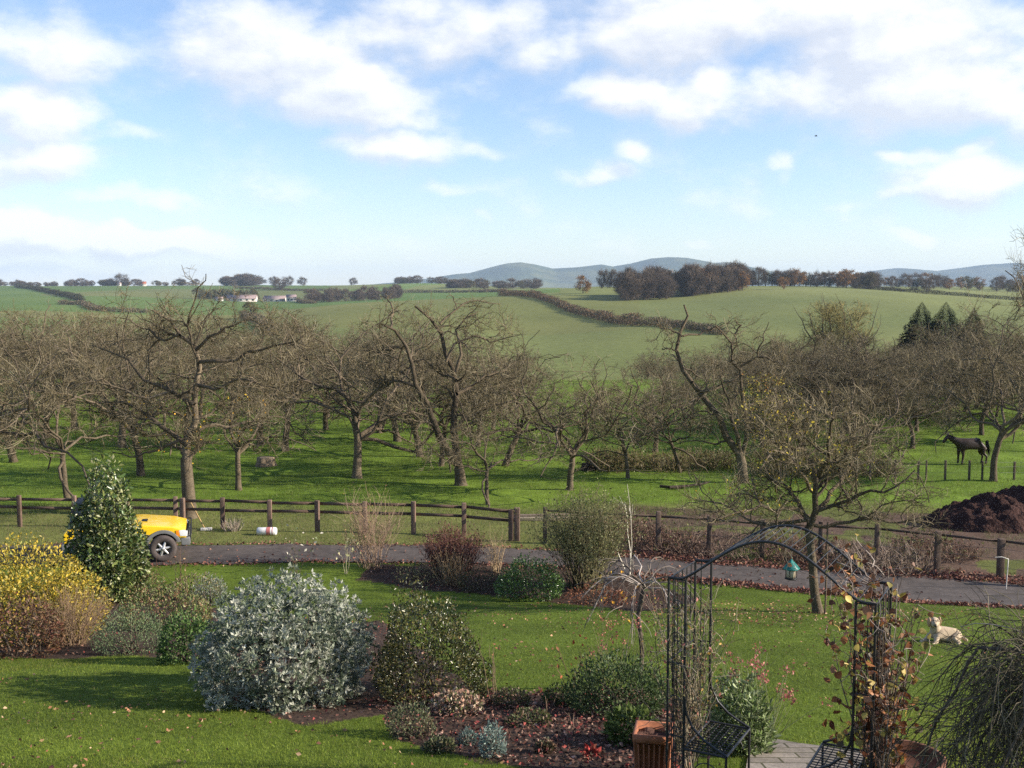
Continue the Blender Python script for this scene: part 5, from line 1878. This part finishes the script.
# ---- bird feeder hanging from the garden tree
def feeder():
    p = at(791, 579, gY[1] - .3)
    p[2] += 0
    t = thing('bird_feeder', 'green roofed lantern shaped bird feeder hanging from the garden tree', 'bird feeder', p)
    s = 1.0
    mb = MB()
    lathe(mb, [(.1, 0), (.135, 0), (.135, .03), (.1, .035)], (0, 0, 0), 6)
    mb.build('tray', M['black'], t)
    mb = MB()
    lathe(mb, [(.001, .032), (.1, .032), (.105, .24), (.001, .24)], (0, 0, 0), 6)
    mb.build('seed_tube', M['seed'], t)
    mb = MB()
    lathe(mb, [(.001, .235), (.19, .22), (.19, .235), (.015, .43), (.001, .44)], (0, 0, 0), 6)
    mb.build('roof', M['greenroof'], t)
    mb = MB()
    for k_ in range(6):
        a = k_ * math.pi / 3
        bar(mb, [(.115 * math.cos(a), .115 * math.sin(a), .03), (.115 * math.cos(a), .115 * math.sin(a), .225)], .008, 6)
    mb.build('frame', M['black'], t)
    mb = MB()
    bar(mb, [(0, 0, .43), (.01, 0, .9), (.03, .05, 1.45)], .004, 5)
    mb.build('hanger', M['wire'], t)
    b = gp(825, 614)
    mb = MB()
    bar(mb, [b + [0, 0, -.1], b + [.01, 0, 1.2], b + [.015, .02, 2.0]], .02, 7, (.14, .1, .07))
    tag(mb.build('tree_stake', M['wood'], None, b), 'thin wooden stake beside the trunk of the garden tree', 'stake')


feeder()


# ------------------------------------------------------------------ animals
def skin_mesh(name, nodes, edges, m, parent, root=0, sub=2, C=(1, 1, 1)):
    me = bpy.data.meshes.new(name)
    me.from_pydata([n_[0] for n_ in nodes], edges, [])
    o = bpy.data.objects.new(name, me)
    COL.objects.link(o)
    sk = o.modifiers.new('skin', 'SKIN')
    sk.use_smooth_shade = True
    me.skin_vertices.new() if not me.skin_vertices else None
    for i, n_ in enumerate(nodes):
        r = n_[1]
        me.skin_vertices[0].data[i].radius = (r, r) if np.isscalar(r) else r
        me.skin_vertices[0].data[i].use_root = (i == root)
    sb = o.modifiers.new('sub', 'SUBSURF')
    sb.levels = sb.render_levels = sub
    dg = bpy.context.evaluated_depsgraph_get()
    ev = bpy.data.meshes.new_from_object(o.evaluated_get(dg))
    bpy.data.objects.remove(o, do_unlink=True)
    ca = ev.color_attributes.new('Col', 'FLOAT_COLOR', 'POINT')
    ca.data.foreach_set('color', np.tile([*C, 1], len(ev.vertices)).astype(np.float32))
    ev.materials.clear()
    ev.materials.append(m)
    ev.polygons.foreach_set('use_smooth', np.ones(len(ev.polygons), bool))
    o = bpy.data.objects.new(name, ev)
    COL.objects.link(o)
    o.parent = parent
    return o


def blob(mb, c, r, C=None, n=12):
    bm = bmesh.new()
    bmesh.ops.create_uvsphere(bm, u_segments=n, v_segments=n // 2 + 2, radius=1)
    dump(mb, bm, lambda v: Vector((v.x * r[0] + c[0], v.y * r[1] + c[1], v.z * r[2] + c[2])), C)


def dog():
    b = gp(941, 642)
    t = thing('dog', 'cream coloured curly dog lying on the lawn with its head up', 'dog', b)
    # local +x is the head's side before turning; it lies with rump right and back, chest to the left front
    nodes = [((.28, .05, .14), .145), ((.12, .02, .14), .15), ((-.05, 0, .165), .15), ((-.15, -.03, .26), .125), ((-.19, -.06, .38), .105), ((-.21, -.1, .475), .125), ((-.25, -.2, .435), .07), ((-.27, -.26, .415), .055),
             ((-.16, -.13, .13), .065), ((-.2, -.2, .055), .045), ((-.3, -.3, .04), .038), ((-.37, -.37, .035), .042),
             ((-.2, .08, .13), .065), ((-.3, .05, .055), .042), ((-.42, -.04, .04), .036), ((-.49, -.09, .035), .04),
             ((.3, -.11, .15), .1), ((.17, -.2, .11), .06), ((.3, -.25, .05), .04), ((.2, -.3, .04), .04),
             ((.3, .17, .14), .09), ((.18, .25, .08), .05), ((.3, .28, .04), .04),
             ((.4, .08, .12), .05), ((.5, .0, .06), .035), ((.52, -.12, .05), .03)]
    edges = [(0, 1), (1, 2), (2, 3), (3, 4), (4, 5), (5, 6), (6, 7), (2, 8), (8, 9), (9, 10), (10, 11), (2, 12), (12, 13), (13, 14), (14, 15), (0, 16), (16, 17), (17, 18), (18, 19), (0, 20), (20, 21), (21, 22), (0, 23), (23, 24), (24, 25)]
    o = skin_mesh('body', nodes, edges, M['fur'], t, 1, 3, (.46, .36, .25))
    # curly coat: the body's own surface ruffled
    me = o.data
    co = np.empty(len(me.vertices) * 3)
    me.vertices.foreach_get('co', co)
    co = co.reshape(-1, 3)
    no = np.empty(len(me.vertices) * 3)
    me.vertices.foreach_get('normal', no)
    no = no.reshape(-1, 3)
    k_ = vnoise(co[:, 0] * 17 + co[:, 2] * 6, co[:, 1] * 17 - co[:, 2] * 15, 3) - .45
    co = co + no * (k_ * .007 * np.clip(co[:, 2] / .12, .2, 1))[:, None]
    me.vertices.foreach_set('co', co.ravel())
    me.update()
    for s, c in ((1, (-.09, -.08, .45)), (-1, (-.33, -.12, .45))):
        e = MB()
        blob(e, c, (.035, .06, .1), (.42, .27, .16))
        e.build('ear', M['fur'], t, smooth=True)
    e = MB()
    blob(e, (-.28, -.315, .43), (.03, .022, .022))
    e.build('nose', M['black'], t, smooth=True)
    for dx in (-.035, .035):
        e = MB()
        blob(e, (-.235 + dx * 1.4, -.215, .515), (.017, .014, .016))
        e.build('eye', M['black'], t, smooth=True)
    t.scale = (.8, .8, .84)
    t.rotation_euler = (0, 0, math.radians(4))


dog()


def pony():
    b = gxy(974, 52.5)
    t = thing('pony', 'dark brown pony standing in the shade beside the tall bare tree', 'pony', b)
    nodes = [((.55, 0, 1.05), .25), ((.15, 0, 1.0), .26), ((-.3, 0, 1.0), .26), ((-.55, 0, 1.08), .23), ((-.78, 0, 1.2), .17), ((-.98, 0, 1.3), .13), ((-1.1, 0, 1.36), .11), ((-1.22, 0, 1.2), .085), ((-1.32, 0, 1.05), .065),
             ((-.48, .12, .78), .12), ((-.5, .13, .48), .065), ((-.5, .13, .2), .045), ((-.52, .13, .03), .06),
             ((-.42, -.12, .78), .12), ((-.36, -.13, .48), .065), ((-.4, -.13, .2), .045), ((-.42, -.13, .03), .06),
             ((.6, .13, .8), .15), ((.5, .14, .6), .09), ((.68, .14, .42), .055), ((.64, .14, .2), .042), ((.62, .14, .03), .06),
             ((.62, -.13, .8), .15), ((.56, -.14, .6), .09), ((.76, -.14, .42), .055), ((.74, -.14, .2), .042), ((.72, -.14, .03), .06)]
    edges = [(0, 1), (1, 2), (2, 3), (3, 4), (4, 5), (5, 6), (6, 7), (7, 8), (2, 9), (9, 10), (10, 11), (11, 12), (2, 13), (13, 14), (14, 15), (15, 16), (0, 17), (17, 18), (18, 19), (19, 20), (20, 21), (0, 22), (22, 23), (23, 24), (24, 25), (25, 26)]
    skin_mesh('body', nodes, edges, M['horse'], t, 1, 2)
    rng = np.random.default_rng(2)
    h = MB()
    n = 90
    s = rng.uniform(0, 1, n)
    p = np.stack([-.6 - .5 * s, rng.normal(size=n) * .04, 1.3 + .18 * s], -1)
    blades(h, p, np.stack([np.full(n, .2), rng.normal(size=n), np.full(n, -.9)], -1), .24, .05, None, rng)
    h.build('mane', M['black'], t)
    h = MB()
    n = 60
    p = np.tile([[.8, 0, 1.12]], (n, 1)) + rng.normal(size=(n, 3)) * .03
    blades(h, p, np.tile([[.18, 0, -1.]], (n, 1)) + rng.normal(size=(n, 3)) * .09, .75, .04, None, rng)
    h.build('tail', M['black'], t)
    for y in (-.06, .06):
        e = MB()
        lathe(e, [(.001, .13), (.03, .07), (.035, 0)], (-1.08, y, 1.45), 8)
        e.build('ear', M['horse'], t)


pony()

# a bird far up in the sky
bp = at(816, 136, 160)
bd = thing('bird', 'tiny dark bird high in the blue sky', 'bird', bp)
mb = MB()
blob(mb, (0, 0, 0), (.22, .07, .06))
mb.build('body', M['black'], bd, smooth=True)
for s in (-1, 1):
    mb = MB()
    V = [(.08, 0, .02), (-.08, 0, .02), (-.12, s * .3, .12), (-.05, s * .5, .06), (.05, s * .3, .14), (.08, 0, 0), (-.08, 0, 0), (-.12, s * .3, .1), (-.05, s * .5, .05), (.05, s * .3, .12)]
    mb.add(V, np.array([[0, 1, 2, 3, 4], [9, 8, 7, 6, 5]]))
    mb.build('wing', M['black'], bd)


# ------------------------------------------------------------------ things lying about
def odds():
    rng = np.random.default_rng(6)
    b = gp(267, 535)
    t = thing('plastic_roll', 'white plastic roll with red print lying on the verge by the fence', 'roll', b)
    mb = MB()
    lathe(mb, [(.001, -.3), (.1, -.3), (.125, -.27), (.12, -.1), (.128, .1), (.122, .27), (.1, .3), (.001, .3)], (0, 0, .12), 20, None, 'X')
    mb.build('roll', M['white'], t, smooth=True)
    mb = MB()
    lathe(mb, [(.1285, .0), (.1305, .05), (.1295, .12)], (0, 0, .12), 20, None, 'X')
    lathe(mb, [(.1265, .17), (.127, .2)], (0, 0, .12), 20, None, 'X')
    mb.build('print', M['red'], t, smooth=True)
    # spade/broom leaning on the big fence tree
    p0, p1 = gp(205, 531), at(191, 503, 37.1)
    t = thing('broom', 'yellow handled broom leaning against the big forked tree', 'broom', p0)
    mb = MB()
    bar(mb, [(0, 0, .06), tuple((p1 - p0))], .02, 8, (.55, .36, .14))
    mb.build('handle', M['wood'], t)
    mb = MB()
    box(mb, (.04, 0, .06), (.36, .12, .09), (.75, .72, .68), .2, .02)
    mb.build('head', M['white'], t)
    # stumps
    for px, py, r, h, lab, c in [(265, 466, .42, .42, 'pale weathered stump on the left orchard grass', (.2, .15, .1)), (588, 470, .3, .3, 'small dark stump right of the round headed tree', (.06, .045, .035))]:
        b = gp(px, py)
        t = thing('stump', lab, 'stump', b)
        mb = MB()
        n = 22
        th = np.arange(n) * 2 * math.pi / n
        k_ = 1 + .12 * np.sin(th * 3 + 1) + .06 * np.sin(th * 7)
        rows = [(1.35, -.1), (1.12, .1), (1.0, h * .6), (.97, h), (.5, h + .015), (.02, h + .02)]
        V = np.concatenate([np.stack([np.cos(th) * r * q * k_, np.sin(th) * r * q * k_, np.full(n, z)], -1) for q, z in rows])
        idx = np.arange(n * len(rows)).reshape(len(rows), n)
        F = np.stack([idx[:-1], np.roll(idx[:-1], -1, 1), np.roll(idx[1:], -1, 1), idx[1:]], -1).reshape(-1, 4)
        cc = np.repeat(np.array([c, c, c, np.array(c) * 1.3, np.array(c) * 1.5, np.array(c) * 1.4]), n, 0)
        mb.add(V, F, cc)
        mb.build('trunk', M['bark'], t)
    for px, py, L, a, lab in [(696, 489, 2.2, .1, 'dark fallen branch lying on the grass left of the leaning tree'), (672, 488, 1.0, -.2, 'short dark log left of the fallen branch')]:
        b = gp(px, py)
        mb = MB()
        P = grow(rng, np.array([[-L / 2, 0, .08]]), np.array([[1., a, 0]]), np.array([L]), 8, .12, .0)
        P[..., 2] = .07
        P = P + b
        tubes(mb, P, taper(np.array([.07]), np.array([.035]), 9), 8, (.05, .038, .03))
        tag(mb.build('fallen_branch', M['bark'], None, b), lab, 'branch')
    # timber lengths stacked behind the fence
    for i, (px, py, L, lab) in enumerate([(560, 521, 3.2, 'long sawn pale timber length on the grass behind the fence'), (548, 518, 2.6, 'greyer timber length lying behind the pale one')]):
        b = gp(px, py)
        mb = MB()
        box(mb, tuple(b + [0, 0, .08]), (L, .16, .12), (.3, .24, .16) if i == 0 else (.2, .15, .11), .04 + .05 * i, .012)
        tag(mb.build('timber', M['wood'], None, b), lab, 'timber')

    # earth heaps
    def heap(label, px, Y, rx, ry, h, seed):
        b = gxy(px, Y)
        n, m_ = 90, 46
        th = np.linspace(0, 2 * math.pi, n, endpoint=False)
        rr = np.linspace(1.15, 0.0, m_)
        T, R_ = np.meshgrid(th, rr)
        x, y = np.cos(T) * R_ * rx, np.sin(T) * R_ * ry
        z = h * np.clip(1 - R_ ** 1.6, -.2, 1) + (fbm(x * 1.1 + seed, y * 1.1, seed) - .5) * h * .75 * np.clip(1.2 - R_, 0, 1) + (fbm(x * 5, y * 5, seed + 3) - .5) * .3 + (vnoise(x * 13, y * 13, seed + 4) - .5) * .12
        x = x + (fbm(x * 3, y * 3 + 9, seed + 5) - .5) * .3
        idx = np.arange(n * m_).reshape(m_, n)
        F = np.stack([idx[:-1], np.roll(idx[:-1], -1, 1), np.roll(idx[1:], -1, 1), idx[1:]], -1).reshape(-1, 4)
        mb = MB()
        mb.add(np.stack([x, y, z], -1).reshape(-1, 3) + b, F, (.6, .6, .64))
        tag(mb.build('soil_heap', M['soil'], None, b, True), label, 'soil heap')
    heap('broad heap of red brown earth behind the wire fence on the right', 1003, 35.5, 2.35, 1.8, .95, 2)
    heap('darker taller earth heap at the right edge behind the broad one', 1066, 38.5, 2.9, 2.2, 1.4, 5)
    # fallen feeder wire hook / pale bent stakes by the right fence
    mb = MB()
    b = gp(1006, 590)
    bar(mb, [b + q_ for q_ in np.array([(0, 0, 0), (.02, 0, .55), (.03, 0, .8), (-.15, -.02, .86), (-.32, -.03, .85)])], .012, 6, (.6, .57, .52))
    tag(mb.build('bent_stake', M['wood'], None, b), 'pale bent stake at the foot of the wire fence by the soil heap', 'stake')


odds()


# ------------------------------------------------------------------ grass and fallen leaves (nobody could count them)
def scatter(n, y0, y1, pxl=-40, pxr=1064, pw=2.0, rng=RNG):
    """points on the ground inside the view wedge; density falls with distance to the power pw-1"""
    u = rng.uniform(pxl, pxr, n)
    e = 2.0 - pw
    if abs(e) < 1e-6:
        Y = np.exp(rng.uniform(math.log(y0), math.log(y1), n))
    else:
        Y = (rng.uniform(0, 1, n) * (y1 ** e - y0 ** e) + y0 ** e) ** (1 / e)
    X = (u - 512) / FPX * Y
    return X, Y


def mask_lawn(X, Y):
    yf = np.interp(X, FRONT[:, 0], FRONT[:, 1])
    ok = Y < yf - .15
    for p in BEDS:
        ok &= ~inside(p, X, Y)
    pe = np.array([*_pa, *_pb[::-1]])
    ok &= ~inside(pe, X, Y)
    return ok


def grass():
    rng = np.random.default_rng(12)
    X, Y = scatter(330000, 9.0, 28.5, pw=2.6, rng=rng)
    ok = mask_lawn(X, Y)
    X, Y = X[ok], Y[ok]
    n = len(X)
    t = np.clip((fbm(X * .7, Y * .7, 91) - .5) * 2.0 + .5, 0, 1.1)
    C = np.stack([.084 + .095 * t, .118 + .112 * t, .013 + .014 * t], -1) * (1 + .34 * rng.normal(size=(n, 1)))
    t2 = fbm(X * .22, Y * .22, 95)[:, None]
    C = C * (.62 + .76 * t2) * np.where(t2 > .56, np.array([[1.15, 1.0, .9]]), 1)
    dry = rng.random(n) < .03 + .14 * (t2[:, 0] > .55)
    C[dry] = np.array([.2, .17, .07])
    mb = MB()
    pos = np.stack([X, Y, H(X, Y) - .005], -1)
    blades(mb, pos, np.stack([rng.normal(size=n) * .5, rng.normal(size=n) * .5, np.ones(n)], -1), rng.uniform(.02, .05, n), .0045 * (Y / 10) ** .7, np.clip(C, .01, 1), rng)
    tag(mb.build('lawn_grass', M['blade']), kind='stuff')
    X, Y = scatter(300000, 38, 110, pw=1.9, rng=rng)
    k = fbm(X * .8, Y * .8, 93)
    keep = rng.random(len(X)) < np.clip(k * 2.4 - .45, .12, 1)
    X, Y, k = X[keep], Y[keep], k[keep]
    n = len(X)
    g2 = fbm(X * .1, Y * .1, 94)
    C = np.stack([.105 + .07 * g2, .16 + .07 * g2, .02 + .012 * g2], -1) * (1 + .25 * rng.normal(size=(n, 1)))
    dry = rng.random(n) < .06
    C[dry] = np.array([.2, .18, .08])
    mb = MB()
    pos = np.stack([X, Y, H(X, Y) - .01], -1)
    blades(mb, pos, np.stack([rng.normal(size=n) * .6, rng.normal(size=n) * .6, np.ones(n)], -1), rng.uniform(.06, .2, n) * (.5 + k), .012 * (Y / 45), np.clip(C, .01, 1), rng)
    tag(mb.build('orchard_grass', M['blade']), kind='stuff')
    X, Y = scatter(70000, 29, 41, pw=2, rng=rng)
    yb = np.interp(X, BACK[:, 0], BACK[:, 1])
    px = 512 + FPX * X / Y
    ok = (Y > yb + .1) & ((px < 640) | (fbm(X * .8, Y * .8, 97) > .5))
    X, Y = X[ok], Y[ok]
    n = len(X)
    C = pick(rng, n, [(.12, .14, .04), (.09, .13, .03), (.17, .15, .07), (.2, .16, .09)], .2)
    mb = MB()
    blades(mb, np.stack([X, Y, H(X, Y) - .01], -1), np.stack([rng.normal(size=n) * .6, rng.normal(size=n) * .6, np.ones(n)], -1), rng.uniform(.05, .16, n), .012, C, rng)
    tag(mb.build('verge_grass', M['blade']), kind='stuff')


grass()
LIT = [(.22, .09, .05), (.28, .13, .07), (.16, .07, .045), (.38, .2, .12), (.36, .24, .15), (.13, .06, .045), (.2, .13, .06)]


def litter():
    rng = np.random.default_rng(15)
    # sparse on the lawn, more under the garden tree
    X, Y = scatter(4200, 9.2, 27, pw=2.4, rng=rng)
    kk = rng.random(len(X)) < np.clip((fbm(X * .45, Y * .45, 99) - .38) * 2.4, .06, 1)
    X, Y = X[kk], Y[kk]
    X2, Y2 = gY[0] - 1.2 + rng.normal(size=1500) * 2.6, gY[1] - .2 + rng.normal(size=1500) * 1.5
    X3, Y3 = gY[0] - 9 + rng.normal(size=350) * 4, gY[1] - 1 + rng.normal(size=350) * 2.0
    X, Y = np.concatenate([X, X2, X3]), np.concatenate([Y, Y2, Y3])
    ok = mask_lawn(X, Y)
    X, Y = X[ok], Y[ok]
    n = len(X)
    mb = MB()
    leaves(mb, np.stack([X, Y, H(X, Y) + .025], -1), np.stack([rng.normal(size=n), rng.normal(size=n), rng.normal(size=n) * .25], -1), rng.uniform(.025, .06, n) * np.where(Y > 16, 1.15, 1), .65, pick(rng, n, LIT, .25), rng)
    tag(mb.build('lawn_leaves', M['litter']), kind='stuff')
    # drifts along both edges of the drive and over the red strip beyond it
    mb = MB()
    for edge, lo, hi, n, x0, x1 in ((FRONT, -.55, .25, 5200, 3.2, 16), (BACK, -.25, 1.2, 6500, 2.5, 16), (BACK, -.2, .3, 900, -14, 3), (FRONT, -.3, .3, 900, -12, 3), (FRONT, 0, 2.6, 500, -10, 16)):
        X = rng.uniform(x0, x1, n)
        Y = np.interp(X, edge[:, 0], edge[:, 1]) + rng.uniform(lo, hi, n) * rng.uniform(.3, 1, n)
        leaves(mb, np.stack([X, Y, H(X, Y) + .03], -1), np.stack([rng.normal(size=n), rng.normal(size=n), rng.normal(size=n) * .5], -1), rng.uniform(.05, .11, n), .65,
               pick(rng, n, [(.15, .06, .045), (.2, .085, .06), (.12, .05, .04), (.27, .15, .1)], .25), rng)
    tag(mb.build('drive_edge_leaves', M['litter']), kind='stuff')
    mb = MB()
    for i, p in enumerate(BEDS):
        n = (6500, 3600, 2400, 1800)[i]
        lo, hi = p.min(0), p.max(0)
        X, Y = rng.uniform(lo[0], hi[0], n * 2), rng.uniform(lo[1], hi[1], n * 2)
        k = inside(p, X, Y)
        X, Y = X[k][:n], Y[k][:n]
        m_ = len(X)
        leaves(mb, np.stack([X, Y, H(X, Y) + rng.uniform(0, .06, m_)], -1), np.stack([rng.normal(size=m_), rng.normal(size=m_), rng.normal(size=m_) * .5], -1), rng.uniform(.02, .06, m_), .6,
               pick(rng, m_, [(.1, .045, .035), (.13, .06, .042), (.075, .04, .03), (.18, .1, .07), (.05, .03, .024), (.05, .03, .024), (.32, .2, .15), (.26, .06, .05)], .25), rng)
    tag(mb.build('bed_leaves', M['litter']), kind='stuff')


litter()
